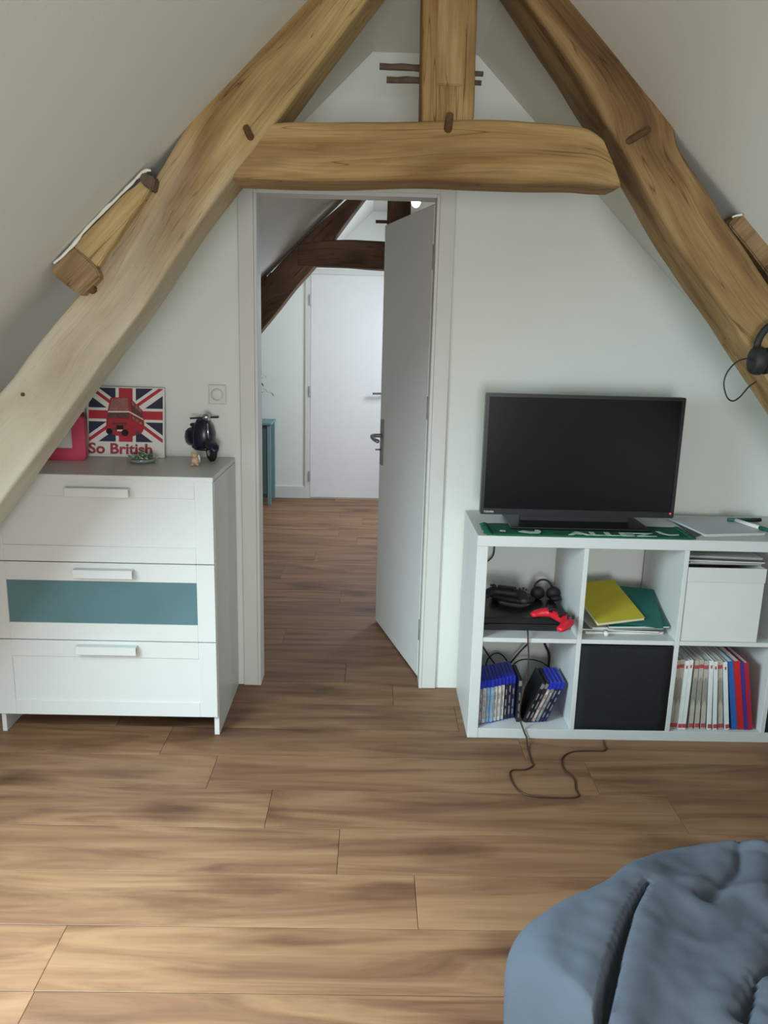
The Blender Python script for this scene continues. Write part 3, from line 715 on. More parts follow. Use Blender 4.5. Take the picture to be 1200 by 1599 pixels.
for (x, z), h_ in zip(prof, hw):
    g.append([bm.verts.new(SP((x-.10*abs(t)**2*2, h_*t, z))) for t in (-1, -.66, -.33, 0, .33, .66, 1)]+[bm.verts.new(SP((x-.03-.10*abs(t)**2*2, h_*t, z))) for t in (1, .66, .33, 0, -.33, -.66, -1)])
for a, b in zip(g, g[1:]):
    for q in range(14): bm.faces.new((a[q], a[(q+1) % 14], b[(q+1) % 14], b[q]))
bm.faces.new(g[0][::-1]); bm.faces.new(g[-1]); obj('leg_shield', bm, 'navy', sc_, True)
loft('front_mudguard', [(.36, .3, .4, .06), (.46, .3, .5, .13), (.62, .3, .5, .15), (.8, .26, .42, .12), (.88, .25, .32, .05)], 'navy', sc_)
loft('seat', [(-.78, .74, .8, .08), (-.7, .72, .84, .14), (-.4, .72, .84, .15), (-.15, .72, .82, .12), (-.05, .7, .76, .06)], 'matteblack', sc_)
bm = bmesh.new(); tube(bm, [SP(p) for p in smooth_path([(.22, -.36, 1.0), (.26, -.15, 1.01), (.3, 0, 1.0), (.26, .15, 1.01), (.22, .36, 1.0)], 4)], .022*k_, 8); hb = obj('handlebar', bm, 'matteblack', sc_, True)
bm = bmesh.new(); ball(bm, SP((.33, 0, 1.03)), .10*k_, .1*k_, .1*k_); obj('headlight', bm, 'chrome', sc_, True)
bm = bmesh.new(); tube(bm, [SP(p) for p in ((.435, 0, .45), (.42, 0, .7), (.385, 0, .88))], .022*k_, 6); obj('trim_strip', bm, 'chrome', sc_, True)
bm = bmesh.new(); tube(bm, [SP(p) for p in ((-.1, .1, .25), (-.05, .2, 0.01))], .015*k_, 6); obj('stand', bm, 'chrome', sc_)

# wall switch
sw = thing('light_switch', 'square cream wall switch plate with a round dial, above the chest', 'switch')
a = PY(326, 631, YW-.01); b = PY(353, 601, YW-.01)
box('plate', a.x, b.x, YW-.010, YW, a.z, b.z, 'switch', sw, .003)
cx_, cz_ = (a.x+b.x)/2, (a.z+b.z)/2
bm = bmesh.new(); lathe(bm, [(.023, .0), (.023, .006), (.02, .01), (.012, .011)], 24, Matrix.Translation((cx_, YW-.009, cz_)) @ Matrix.Rotation(math.pi/2, 4, 'X')); obj('dial', bm, 'switch', sw, True)
# socket behind? (not seen)

# ================================================================== CUBE SHELF
KX, KY, KD = .374, 2.63, .39
sh = thing('cube_shelf', 'long white two-row cube shelf unit against the back wall, right of the doorway', 'shelf unit')
OT, IT, CW = .038, .016, .336
KW = 2*OT+4*CW+3*IT; KH = 2*OT+2*CW+IT
box('side_panel', KX, KX+OT, KY, KY+KD, 0, KH-OT-.0005, 'kallax', sh, .001)
box('side_panel', KX+KW-OT, KX+KW, KY, KY+KD, 0, KH-OT-.0005, 'kallax', sh, .001)
box('top_panel', KX, KX+KW, KY, KY+KD, KH-OT, KH, 'kallax', sh, .001)
box('bottom_panel', KX+OT+.0005, KX+KW-OT-.0005, KY+.0005, KY+KD, 0, OT, 'kallax', sh, .001)
for i in range(3):
    x = KX+OT+CW*(i+1)+IT*i
    box('divider', x, x+IT, KY+.001, KY+KD-.001, OT+.0005, KH-OT-.0005, 'kallax', sh, .0008)
for i in range(4):
    x = KX+OT+(CW+IT)*i
    box('shelf', x+.0005, x+CW-.0005, KY+.001, KY+KD-.001, OT+CW, OT+CW+IT, 'kallax', sh, .0008)
def cell(i, row):      # x0, x1, z0, z1
    x = KX+OT+(CW+IT)*i; z = OT+(CW+IT)*row; return x, x+CW, z, z+CW
KT = KH+.0006

# scarf
sf = thing('football_scarf', 'green knitted supporter scarf with white lettering, spread under the television', 'scarf')
bm = bmesh.new(); nx, ny = 60, 8; x0, x1, y0, y1 = .425, 1.115, 2.634, 2.80; gv = []
for i in range(nx+1):
    for j in range(ny+1):
        u, v = i/nx, j/ny; x = x0+(x1-x0)*u; y = y0+(y1-y0)*v
        y += .004*noise.noise(Vector((x*14, v*2, 0)))*(1-v); x += .006*noise.noise(Vector((y*60, u*3, 5)))*(1 if u < .02 or u > .98 else 0)
        gv.append((x, y, .0035+.0015*noise.noise(Vector((x*18, y*30, 2)))))
top = [bm.verts.new((x, y, KT+z)) for x, y, z in gv]; bot = [bm.verts.new((x, y, KT)) for x, y, z in gv]; id_ = lambda i, j: i*(ny+1)+j
for i in range(nx):
    for j in range(ny):
        bm.faces.new((top[id_(i, j)], top[id_(i+1, j)], top[id_(i+1, j+1)], top[id_(i, j+1)])); bm.faces.new((bot[id_(i, j)], bot[id_(i, j+1)], bot[id_(i+1, j+1)], bot[id_(i+1, j)]))
for i in range(nx):
    for j in (0, ny): bm.faces.new((top[id_(i, j)], bot[id_(i, j)], bot[id_(i+1, j)], top[id_(i+1, j)]))
for j in range(ny):
    for i in (0, nx): bm.faces.new((top[id_(i, j)], top[id_(i, j+1)], bot[id_(i, j+1)], bot[id_(i, j)]))
obj('knit', bm, 'green', sf, True)
bm = bmesh.new()
for i in range(26):
    y = y0+.006+(y1-y0-.012)*i/25
    tube(bm, [(x0+.002, y, KT+.003), (x0-.008, y+random.uniform(-.004, .004), KT+.006), (x0-.02-random.random()*.008, y+random.uniform(-.008, .008), KT+.002)], .0022, 5)
    tube(bm, [(x1-.002, y, KT+.003), (x1+.008, y+random.uniform(-.004, .004), KT+.005), (x1+.02, y+random.uniform(-.008, .008), KT+.002)], .0022, 5)
o = obj('fringe', bm, 'green', sf, True); o['kind'] = 'stuff'
TZ = KT+.0058
text('lettering', 'ALLEZ', .062, 'knitwhite', sf, Matrix.Translation((.695, 2.646, TZ)) @ Matrix.Scale(1.75, 4, (1, 0, 0)), bold=.002, extrude=.0006)
def flat(P, z):
    bm = bmesh.new(); prism(bm, [Vector((x, y, z)) for x, y in P], Vector((0, 0, .0006))); obj('emblem', bm, 'knitwhite', sf)
flat([(.52, 2.672), (.535, 2.66), (.56, 2.65), (.59, 2.652), (.602, 2.675), (.60, 2.70), (.585, 2.705), (.58, 2.68), (.56, 2.676), (.54, 2.69)], TZ)
flat([(.455, 2.672), (.475, 2.668), (.478, 2.685), (.46, 2.69)], TZ)
P = [(1.02, 2.72), (1.025, 2.685), (1.05, 2.662), (1.085, 2.668), (1.09, 2.682), (1.055, 2.678), (1.04, 2.695), (1.035, 2.722)]; flat(P, TZ)

# television
tv = thing('television', 'black flat-screen television on the shelf unit', 'television')
TY = 2.775; a = PY(750, 806, TY); b = PY(1073, 618, TY)
tx0, tx1, tz0, tz1 = PY(750, 803, TY).x, PY(1073, 619, TY).x, PY(900, 806, TY).z, PY(900, 617, TY).z
bm = bmesh.new()
ringframe(bm, rrect(tx0, tz0, tx1, tz1, .006), rrect(tx0+.012, tz0+.022, tx1-.012, tz1-.012, .001), TY, TY+.03)
obj('bezel', bm, 'black', tv)
box('screen', tx0+.011, tx1-.011, TY+.003, TY+.028, tz0+.021, tz1-.011, 'screen', tv, 0)
bm = bmesh.new(); B(bm, tx0+.004, tx1-.004, TY+.029, TY+.042, tz0+.004, tz1-.004, .006, 2); B(bm, tx0+.1, tx1-.1, TY+.04, TY+.075, tz0+.01, tz1-.12, .015, 2); obj('back_shell', bm, 'matteblack', tv)
bm = bmesh.new(); mx_ = (tx0+tx1)/2; SZ = KT+.0062
B(bm, .50, 1.0, 2.705, 2.93, SZ, SZ+.009, .004, 2); obj('stand_base', bm, 'black', tv)
bm = bmesh.new(); B(bm, mx_-.2, mx_+.2, TY+.026, TY+.055, SZ+.008, tz0+.03, .004, 2)
obj('stand_neck', bm, 'matteblack', tv)
bm = bmesh.new(); pl_ = PY(1047, 802, TY); ball(bm, (pl_.x, TY-.001, pl_.z), .0028, .002, .0028, 10, 6); obj('power_light', bm, 'led', tv)
text('lettering', 'TOSHIBA', .009, 'palegrey', tv, Matrix.Translation((tx0+.012, TY-.0006, tz0+.007)) @ FRONT, bold=.0001)

# things on the right of the shelf top
fd = thing('folder', 'pale grey closed folder lying flat on the shelf top right of the television', 'folder')
bm = bmesh.new(); P = [PZ(1102, 834, KT+.01), PZ(1196, 832, KT+.01), PZ(1182, 809, KT+.01), PZ(1040, 806, KT+.01)]
for q in P: q.z = KT+.002
prism(bm, P, Vector((0, 0, .007))); bmesh.ops.bevel(bm, geom=bm.edges[:], offset=.001, affect='EDGES'); obj('cover', bm, 'palegrey', fd)
P2 = [p.lerp(sum(P, Vector())/4, .015) for p in P]
bm = bmesh.new()
for q in P2: q.z = KT
prism(bm, P2, Vector((0, 0, .0018))); obj('sheets', bm, 'paper', fd)
dk = thing('slate', 'dark grey pointed card lying between the scarf and the pale folder', 'card')
bm = bmesh.new(); P = [PZ(1064, 834.5, KT), PZ(1098, 834.5, KT), PZ(1062, 820, KT), PZ(1040, 811, KT), PZ(1034, 812, KT)]
P = [Vector((1.142, 2.668, KT)), PZ(1097, 835, KT), PZ(1064, 818, KT), PZ(1046, 811, KT)]
prism(bm, P, Vector((0, 0, .0018))); obj('sheet', bm, 'darkcard', dk)
mk = thing('marker_pen', 'white and dark green marker pen at the right edge of the shelf top', 'pen')
a = PZ(1150, 811, KT+.02); b = PZ(1212, 830, KT+.02); a.z = b.z = KT+.0165
bm = bmesh.new(); tube(bm, [a, a.lerp(b, .62)], .0072, 12); obj('barrel', bm, 'white', mk, True)
bm = bmesh.new(); tube(bm, [a.lerp(b, .62), b], .0075, 12); obj('cap', bm, 'teal', mk, True)
mk2 = thing('marker_pen', 'dark green marker pen lying behind the white one, shelf top', 'pen')
a = PZ(1143, 813, KT+.02)+Vector((-.0, .03, 0)); a.z = KT+.0165; b = a+Vector((.13, .01, 0))
bm = bmesh.new(); tube(bm, [a, a.lerp(b, .7)], .007, 12); obj('barrel', bm, 'teal', mk2, True)
bm = bmesh.new(); tube(bm, [a.lerp(b, .7), b], .0073, 12); obj('cap', bm, 'matteblack', mk2, True)

# ---- cell 1 upper: console + controllers
x0, x1, z0, z1 = cell(0, 1); Z = z0+.0006
cs = thing('game_console', 'flat black game console in the upper left compartment', 'game console')
ca, cb, cz = x0+.004, PZ(888, 985, Z+.02).x, Z
bm = bmesh.new(); B(bm, ca, cb-.004, KY+.07, KY+.345, Z+.002, Z+.025, .003); B(bm, ca+.002, cb-.002, KY+.066, KY+.348, Z+.028, Z+.052, .003); B(bm, ca+.006, cb-.008, KY+.075, KY+.34, Z+.02, Z+.035)
obj('case', bm, 'black', cs)
bm = bmesh.new(); B(bm, ca+.02, cb-.03, KY+.0655, KY+.068, Z+.024, Z+.027); obj('disc_slot', bm, 'matteblack', cs)
for xx in (ca+.03, cb-.04):
    for yy in (.09, .32): bm = bmesh.new(); lathe(bm, [(.008, 0), (.008, .003)], 10, Matrix.Translation((xx, KY+yy, Z))); obj('foot', bm, 'tyre', cs)
def controller(name, label, m, loc, rot, stickm='matteblack'):
    t = thing(name, label, 'game controller', loc, 0, None); t.rotation_euler = rot
    # body: symmetrical pad with two grips; local x = width .16, y = toward player (grips at -y)
    me = bpy.data.meshes.new('body'); vs = [(0, 0, .028), (-.04, .005, .028), (-.058, 0, .028), (-.07, -.035, .024), (-.074, -.065, .02), (.04, .005, .028), (.058, 0, .028), (.07, -.035, .024), (.074, -.065, .02), (-.055, .02, .03), (.055, .02, .03)]
    es = [(0, 1), (1, 2), (2, 3), (3, 4), (0, 5), (5, 6), (6, 7), (7, 8), (2, 9), (6, 10)]
    me.from_pydata(vs, es, []); o = bpy.data.objects.new('body', me); link(o, t)
    sk_ = o.modifiers.new('skin', 'SKIN'); rad = [.024, .024, .025, .019, .014, .024, .025, .019, .014, .017, .017]
    for v, r in zip(me.skin_vertices[0].data, rad): v.radius = (r, r*.72)
    me.skin_vertices[0].data[0].use_root = True
    sb = o.modifiers.new('sub', 'SUBSURF'); sb.levels = 2; sb.render_levels = 2
    bpy.context.view_layer.update()
    dg = bpy.context.evaluated_depsgraph_get(); nm = bpy.data.meshes.new_from_object(o.evaluated_get(dg)); o.modifiers.clear(); o.data = nm
    nm.materials.clear(); nm.materials.append(M[m])
    for p in nm.polygons: p.use_smooth = True
    for sx in (-.026, .026):
        bm = bmesh.new(); lathe(bm, [(.006, .04), (.006, .05), (.0095, .052), (.0095, .055), (.004, .0545)], 14, Matrix.Translation((sx, -.016, 0))); obj('thumbstick', bm, stickm, t, True)
    bm = bmesh.new(); B(bm, -.026, .026, -.004, .022, .042, .047, .003); obj('touchpad', bm, stickm, t)
    for k in range(4):
        bm = bmesh.new(); a = k*math.pi/2; lathe(bm, [(.0045, .043), (.0045, .048)], 10, Matrix.Translation((.056+.012*math.cos(a), .006+.012*math.sin(a), 0))); obj('button', bm, stickm, t)
    bm = bmesh.new(); B(bm, -.067, -.045, .003, .010, .043, .048, .001); B(bm, -.0595, -.0525, -.005, .018, .043, .048, .001)
    obj('direction_pad', bm, stickm, t); return t
ZC = Z+.052
pr = PZ(868, 962, ZC+.02)
controller('game_controller', 'bright red game controller leaning over the front corner of the console', 'red', (pr.x+.012, pr.y-.0, ZC-.009), (math.radians(4), math.radians(2), math.radians(-62)))
pr = PZ(795, 935, ZC+.02)
controller('game_controller', 'black game controller on the left of the console, in front of the cable', 'matteblack', (pr.x, pr.y+.0, ZC-.005), (math.radians(0), 0, math.radians(150)))
pr = PZ(790, 925, ZC+.06)
controller('game_controller', 'black game controller on top of another, back left of the console', 'matteblack', (pr.x+.005, pr.y-.01, ZC+.036), (math.radians(0), 0, math.radians(-20)))
hs = thing('headset', 'small black headset lying at the back right of the console', 'headset')
pr = PZ(850, 930, ZC+.02); bm = bmesh.new()
tube(bm, [Vector((pr.x, pr.y+.02, ZC+.04))+Vector((-.035*math.cos(t), 0.01*math.sin(t), .035*math.sin(t))) for t in [k*math.pi/12 for k in range(-1, 12)]], .004, 8); obj('headband', bm, 'matteblack', hs, True)
for sx, ry in ((-.03, .4), (.03, -.4)):
    bm = bmesh.new(); ball(bm, (pr.x+sx+.008, pr.y+.015, ZC+.026), .028, .02, .026, 16, 10); obj('ear_cup', bm, 'matteblack', hs, True)
bm = bmesh.new(); ball(bm, (pr.x+.042, pr.y-.01, ZC+.013), .022, .016, .012); obj('microphone', bm, 'matteblack', hs, True)

# ---- cables
def cable(label, pts, r=.0028, m='cable', name='cable'):
    bm = bmesh.new(); tube(bm, smooth_path(pts, 8), r, 8); o = obj(name, bm, m, None, True); tag(o, label, 'cable'); return o
yb = KY+KD-.02
c0x0, c0x1, c0z0, c0z1 = cell(0, 0); u0x0, u0x1, u0z0, u0z1 = cell(0, 1)
def q3(px, py, Y): return PY(px, py, Y)
cable('black cable curving down the back of the upper left compartment', [(u0x0+.075, yb+.02, KH-.05), q3(772, 862, yb+.015), q3(760, 878, yb+.01), q3(745, 888, yb+.01)], .003)
cable('thin cable hanging past the game cases and looping over the floor', [q3(824, 983, KY+.05), q3(825, 990, KY+.005), q3(825, 1000, KY-.005), q3(826, 1030, KY-.005), q3(823, 1060, KY-.004), q3(815, 1090, KY-.006), q3(812, 1118, KY-.006), q3(818, 1140, KY-.008), q3(823, 1152, KY-.01)] +
      [Vector((.586, 2.60, .02)), Vector((.582, 2.55, .0032)), Vector((.578, 2.468, .0032)), Vector((.578, 2.44, .0032)), Vector((.546, 2.414, .0032)), Vector((.505, 2.41, .0032)), Vector((.489, 2.385, .0032)), Vector((.490, 2.326, .0032)), Vector((.505, 2.28, .0032)), Vector((.54, 2.256, .0032)),
       Vector((.60, 2.25, .0032)), Vector((.662, 2.251, .0032)), Vector((.69, 2.262, .0032)), Vector((.69, 2.30, .0032)), Vector((.700, 2.36, .0032)), Vector((.68, 2.42, .0032)), Vector((.69, 2.49, .0032)), Vector((.735, 2.535, .0032)), Vector((.80, 2.545, .0032)), Vector((.857, 2.55, .0032)), Vector((.868, 2.60, .0032)), Vector((.872, 2.622, .0032))], .0028, 'browncable')
cable('black cable running diagonally behind the left game cases', [q3(754, 1010, yb), q3(768, 1030, yb), q3(782, 1048, yb), q3(790, 1062, yb)], .003)
cable('black cable arched over the left game cases', [q3(757, 1050, yb), q3(762, 1030, yb), q3(774, 1020, yb), q3(786, 1024, yb), q3(797, 1040, yb)], .0028)
cable('black cable rising diagonally to the middle of the lower left compartment ceiling', [q3(780, 1050, yb-.02), q3(795, 1038, yb-.02), q3(812, 1018, yb-.02), q3(826, 1004, yb-.02)], .0035)
cable('black cable curving sideways between the two groups of game cases', [q3(800, 1040, yb-.04), q3(812, 1031, yb-.04), q3(832, 1030, yb-.04), q3(850, 1036, yb-.04), q3(862, 1048, yb-.04)], .0026)
cable('thick black cable hanging at the right of the lower left compartment', [q3(849, 1000, yb), q3(854, 1012, yb), q3(858, 1022, yb), q3(858, 1045, yb), q3(857, 1060, yb)], .0048)

# ---- game cases lower left
def case_mesh():
    bm = bmesh.new(); B(bm, 0, .0138, 0, .135, 0, .171, .002); return bm
TONES = {'mid': srgb(160, 160, 152), 'pale': srgb(196, 196, 184), 'sky': srgb(120, 168, 206), 'dark': srgb(34, 34, 44), 'grey': srgb(120, 122, 122), 'rose': srgb(170, 140, 132), 'navyp': srgb(28, 32, 70), 'black': srgb(20, 20, 24)}
for k, c in TONES.items(): M['sp_'+k] = mat('spine_'+k, c, .5, var=.25, scale=70)
names = {'pale': 'cream', 'sky': 'sky-blue', 'dark': 'black', 'grey': 'grey', 'rose': 'dusty pink', 'navyp': 'navy', 'black': 'black'}
proto_case = case_mesh(); me_case = bpy.data.meshes.new('case'); proto_case.to_mesh(me_case); proto_case.free(); me_case.materials.append(M['blue'])
bmk = bmesh.new(); B(bmk, 0, .0138, 0, .135, 0, .171, .002); me_blk = bpy.data.meshes.new('black_case'); bmk.to_mesh(me_blk); bmk.free(); me_blk.materials.append(M['black'])
def game_case(label, x, y, z, tilt, tone, group, mesh=None):
    t = thing('game_case', label, 'game case', (x, y, z), 0, group); t.rotation_euler = (0, tilt, 0)
    o = bpy.data.objects.new('case', mesh or me_case); link(o, t)
    bm = bmesh.new(); zt_ = .142
    B(bm, .001, .0128, -.0006, .0004, .004, zt_); B(bm, .0012, .0126, -.0007, .0004, zt_+.003, .166, mi=1)
    obj('spine_print', bm, ['sp_'+tone, 'blue' if mesh is None else 'sp_grey'], t)
    bm = bmesh.new(); rr = random.Random(int(x*1e5))
    zz = .02
    while zz < .12:
        h_ = rr.uniform(.012, .035); B(bm, .0045, .0095, -.0012, -.0005, zz, min(zz+h_, .135)); zz += h_+rr.uniform(.008, .02)
    obj('spine_title', bm, 'sp_grey' if tone in ('dark', 'navyp', 'black') else ('sp_pale' if tone == 'rose' else 'sp_mid'), t)
    return t
tones = ['grey', 'pale', 'sky', 'sky', 'pale', 'pale', 'pale', 'dark', 'dark', 'navyp']
ords = ['leftmost', 'second', 'third', 'fourth', 'fifth', 'sixth', 'seventh', 'eighth', 'ninth', 'tenth']
gx = c0x0+.002; GZ = c0z0+.0006
for i, tn in enumerate(tones):
    lab = f'blue game case with a {names[tn]} spine, {ords[i]} of the upright row' + (' from the left' if i else '')
    game_case(lab, gx+i*.0142, KY+.026+.006*i+random.uniform(-.003, .003), GZ, 0, tn, 'upright game cases')
lx = gx+10*.0142+.004
game_case('all-black game case standing just right of the upright blue cases', lx, KY+.05, GZ, .0, 'dark', 'black game cases', me_blk)
lt = ['black', 'dark', 'rose', 'grey', 'dark', 'navyp']
ords2 = ['leftmost', 'second from left', 'third from left', 'fourth from left', 'fifth from left', 'rightmost']
xb = lx+.024; th = math.radians(21.5)
for i, tn in enumerate(lt):
    first = i < 2
    x = xb+i*.0152
    t_ = game_case(f'{"black" if first else "blue"} game case with a {names[tn]} spine, {ords2[i]} of the leaning row', x, KY+.045+.002*i, GZ+.0138*math.sin(th), th, tn, 'leaning game cases', me_blk if first else None)
x, tn = 0, 0

# ---- cell 2 upper: folders and papers
x0, x1, z0, z1 = cell(1, 1); Z = z0+.0006
def slab_obj(name, label, cat, w_, d_, h_, loc, rot, m, pages=None, group=None, bend=0):
    t = thing(name, label, cat, loc, 0, group); t.rotation_euler = rot
    def sheet(n_, xx0, xx1, yy0, yy1, zz0, zz1, mm):
        bm = bmesh.new(); B(bm, xx0, xx1, yy0, yy1, zz0, zz1)
        bmesh.ops.subdivide_edges(bm, edges=[e for e in bm.edges if abs((e.verts[0].co-e.verts[1].co).x) > .05], cuts=8, use_grid_fill=True)
        for v in bm.verts: v.co.z += bend*math.sin(math.pi*(v.co.x/w_+.5)) 
        return obj(n_, bm, mm, t)
    if pages:
        sheet('cover', -w_/2, w_/2, -d_/2, d_/2, h_-.0012, h_, m); sheet('cover', -w_/2, w_/2, -d_/2, d_/2, 0, .0012, m)
        sheet('pages', -w_/2+.002, w_/2-.002, -d_/2+.002, d_/2-.002, .0013, h_-.0013, pages)
    else: sheet('cover', -w_/2, w_/2, -d_/2, d_/2, 0, h_, m)
    return t
R_ = math.radians; mx2 = (x0+x1)/2
PG = 'papers in the middle compartment'
slab_obj('magazine', 'white magazine at the bottom of the paper pile under the yellow folder', 'magazine', .29, .22, .008, (mx2, KY+.17, Z), (0, 0, R_(2)), 'paper', 'paper', PG)
slab_obj('magazine', 'grey magazine second from the bottom of the paper pile', 'magazine', .28, .21, .007, (mx2-.006, KY+.165, Z+.0085), (0, 0, R_(-3)), 'greypaper', 'paper', PG)
slab_obj('notebook', 'white notebook on top of the flat papers, under the green folders', 'notebook', .27, .21, .009, (mx2+.010, KY+.17, Z+.016), (0, 0, R_(4)), 'paper', 'paper', PG)
for i, (lab, m_) in enumerate((('pale catalogue lying flat at the back of the paper pile, lower of two', 'paper'), ('grey catalogue at the back of the pile, right under the green folders', 'greypaper'))):
    slab_obj('catalogue', lab, 'magazine', .24, .12, .026, (mx2+.01, KY+.305, Z+.026+.027*i), (0, 0, R_(1-2*i)), m_, 'paper', PG)
al = R_(16.5); ny_, nz_ = -math.sin(al), math.cos(al)
def tilted(n_, lab, w_, d_, h_, x, off, rz, m_, pages, grp):
    t = slab_obj(n_, lab, 'folder', w_, d_, h_, (x, KY+.045+d_/2*math.cos(al)+ny_*off, Z+.028+d_/2*math.sin(al)+nz_*off), (al, 0, R_(rz)), m_, pages, grp); t.rotation_mode = 'ZYX'; return t
tilted('folder', 'dark green folder with white sheets, lower of the two green ones', .225, .21, .010, mx2+.046, 0.0, 2, 'teal', 'paper', 'green folders in the middle compartment')
tilted('folder', 'glossy dark green folder sticking out behind the yellow one', .20, .24, .006, mx2+.050, .0125, -9, 'teal', None, 'green folders in the middle compartment')
tilted('folder', 'bright yellow folder tilted on top of the paper pile', .185, .25, .012, mx2-.045, .021, 12, 'yellow', 'paper', None)
rl = thing('paper_roll', 'small rolled white paper at the front of the paper pile', 'paper roll'); a = PZ(945, 987, Z+.01)
bm = bmesh.new(); tube(bm, [(a.x, KY+.03, Z+.0095), (a.x+.004, KY+.055, Z+.0095)], .0085, 12); obj('roll', bm, 'paper', rl, True)

# ---- cell 2 lower: black fabric box; also cell 4 lower
def fabric_box(label, i, row, m='blackfabric'):
    x0, x1, z0, z1 = cell(i, row); t = thing('storage_box', label, 'storage box')
    bm = bmesh.new(); vs = B(bm, x0+.003, x1-.003, KY+.004, KY+.36, z0+.001, z1-.006)
    top_ = [f for f in bm.faces if f.normal.z > .9]; bmesh.ops.delete(bm, geom=top_, context='FACES')
    bmesh.ops.subdivide_edges(bm, edges=bm.edges[:], cuts=9, use_grid_fill=True)
    for v in bm.verts:
        if v.co.y < KY+.01: v.co.y += .004*noise.noise(v.co*9) - .003*math.sin(math.pi*(v.co.z-z0)/CW)
    bmesh.ops.recalc_face_normals(bm, faces=bm.faces[:]); bmesh.ops.solidify(bm, geom=bm.faces[:], thickness=.003)
    obj('body', bm, m, t, True)
    bm = bmesh.new(); xm = (x0+x1)/2
    tube(bm, [(x0+.004, KY+.0025, z1-.009), (x1-.004, KY+.0025, z1-.009)], .0022, 6); obj('hem', bm, m, t)
    return t
fabric_box('black fabric storage box filling the lower compartment below the folders', 1, 0)
fabric_box('black fabric storage box at the far right of the lower row', 3, 0)
# ---- cell 3 upper: white box with magazines
x0, x1, z0, z1 = cell(2, 1)
wb = thing('storage_box', 'white open-topped storage box below the grey magazines, upper row', 'storage box')
zt_ = PY(1120, 887, KY+.004).z; bx0, bx1 = x0+.003, PY(1196, 900, KY+.005).x
bx1 = min(bx1, x1-.002)
bm = bmesh.new(); zb_ = z0+.0008
B(bm, bx0, bx1, KY+.004, KY+.009, zb_, zt_, .001); B(bm, bx0, bx0+.005, KY+.0095, KY+.36, zb_, zt_, .001); B(bm, bx1-.005, bx1, KY+.0095, KY+.36, zb_, zt_, .001); B(bm, bx0, bx1, KY+.3605, KY+.365, zb_, zt_, .001); B(bm, bx0+.0055, bx1-.0055, KY+.0095, KY+.36, zb_, zb_+.005)
obj('body', bm, 'box', wb)
box('rim', bx0-.001, bx1+.001, KY+.0005, KY+.0038, zt_-.052, zt_+.001, 'lacquer', wb, .001)
mzs = [('greypaper', 'grey magazine at the bottom of the stack on the white box', 0, 0), ('greypaper', 'pale magazine second in the stack on the white box', 1.2, 1.2), ('greypaper', 'grey magazine third in the stack on the white box', -1.5, 2), ('paper', 'white magazine on top of the stack, tilted to the right', 1.5, 4.5)]
zz = zt_+.002
for i, (m_, lab, rz, ry) in enumerate(mzs):
    slab_obj('magazine', lab, 'magazine', .285-.02*(i % 2), .24, .0058, ((bx0+bx1)/2-.004+.008*(i % 2), KY+.16-.012*(i % 3), zz+.0005*i), (0, R_(ry*.3), R_(rz)), m_, 'greypaper' if m_ == 'paper' else 'paper', 'magazines on the white box'); zz += .0072
# ---- cell 3 lower: books and binders
x0, x1, z0, z1 = cell(2, 0)
M['bookgrey'] = mat('book_spine_grey', srgb(176, 172, 160), .6, var=.08, scale=25); M['bookwhite'] = mat('book_spine_white', srgb(214, 220, 218), .6, var=.03)
M['bind_blue'] = mat('binder_blue', srgb(44, 92, 164), .5); M['bind_red'] = mat('binder_red', srgb(190, 30, 36), .5); M['bind_navy'] = mat('binder_navy', srgb(52, 52, 140), .5); M['bind_crimson'] = mat('binder_crimson', srgb(168, 28, 60), .5)
M['bandred'] = mat('book_band_red', srgb(176, 66, 72), .6, var=.1, scale=80)
M['bookshade'] = mat('book_spine_print_grey', srgb(140, 138, 130), .6, var=.1)
def book(label, x, w_, hgt, y, tilt, m, style, group, name='book'):
    t = thing(name, label, 'book' if name == 'book' else 'binder', (x, y, z0+.0008), 0, group); t.rotation_euler = (0, tilt, 0)
    bm = bmesh.new(); B(bm, 0, w_, 0, .002, 0, hgt); B(bm, 0, .0015, .0021, .205, 0, hgt); B(bm, w_-.0015, w_, .0021, .205, 0, hgt); obj('cover', bm, m, t)
    bm = bmesh.new(); B(bm, .0017, w_-.0017, .0022, .20, .003, hgt-.003); obj('pages', bm, 'paper', t)
    if style:
        bm = bmesh.new(); B(bm, .0005, w_-.0005, -.0008, 0, .006, .022)
        if style == 2: B(bm, .0005, w_-.0005, -.0008, 0, hgt-.032, hgt-.018)
        else: B(bm, w_*.3, w_*.7, -.0008, 0, hgt-.03, hgt-.018)
        obj('printed_band', bm, 'bandred', t)
        if style == 2:
            bm = bmesh.new(); n = 8
            P = [Vector((.0006, -.0004, .09))]+[Vector((.0006+(w_-.0012)*k/n, -.0004, .19+.015*math.sin(math.pi*k/n))) for k in range(n+1)]+[Vector((w_-.0006, -.0004, .09))]+[Vector((w_*.5, -.0004, .12))]
            prism(bm, P, Vector((0, .0006, 0))); obj('printed_shape', bm, 'bookshade', t)
bk = [(.016, 'bookgrey', 2, 'first grey and white volume with red bands, against the left divider'), (.016, 'bookgrey', 2, 'second grey and white volume with red bands from the divider'),
      (.014, 'bookwhite', 1, 'first slim white volume from the left divider'), (.014, 'bookwhite', 1, 'second slim white volume, right before the three grey ones'),
      (.016, 'bookgrey', 2, 'left one of the three grey volumes standing side by side'), (.016, 'bookgrey', 2, 'middle one of the three grey volumes standing side by side'), (.016, 'bookgrey', 2, 'right one of the three grey volumes standing side by side'),
      (.014, 'bookwhite', 1, 'plain white volume touching the three grey ones on their right'), (.014, 'bookwhite', 1, 'plain white volume left of the last grey one'),
      (.018, 'bookgrey', 2, 'last grey volume with red bands, nearest the coloured binders'), (.014, 'bookwhite', 1, 'last slim white volume, beside the blue binder')]
x = x0+.003; tl = 0
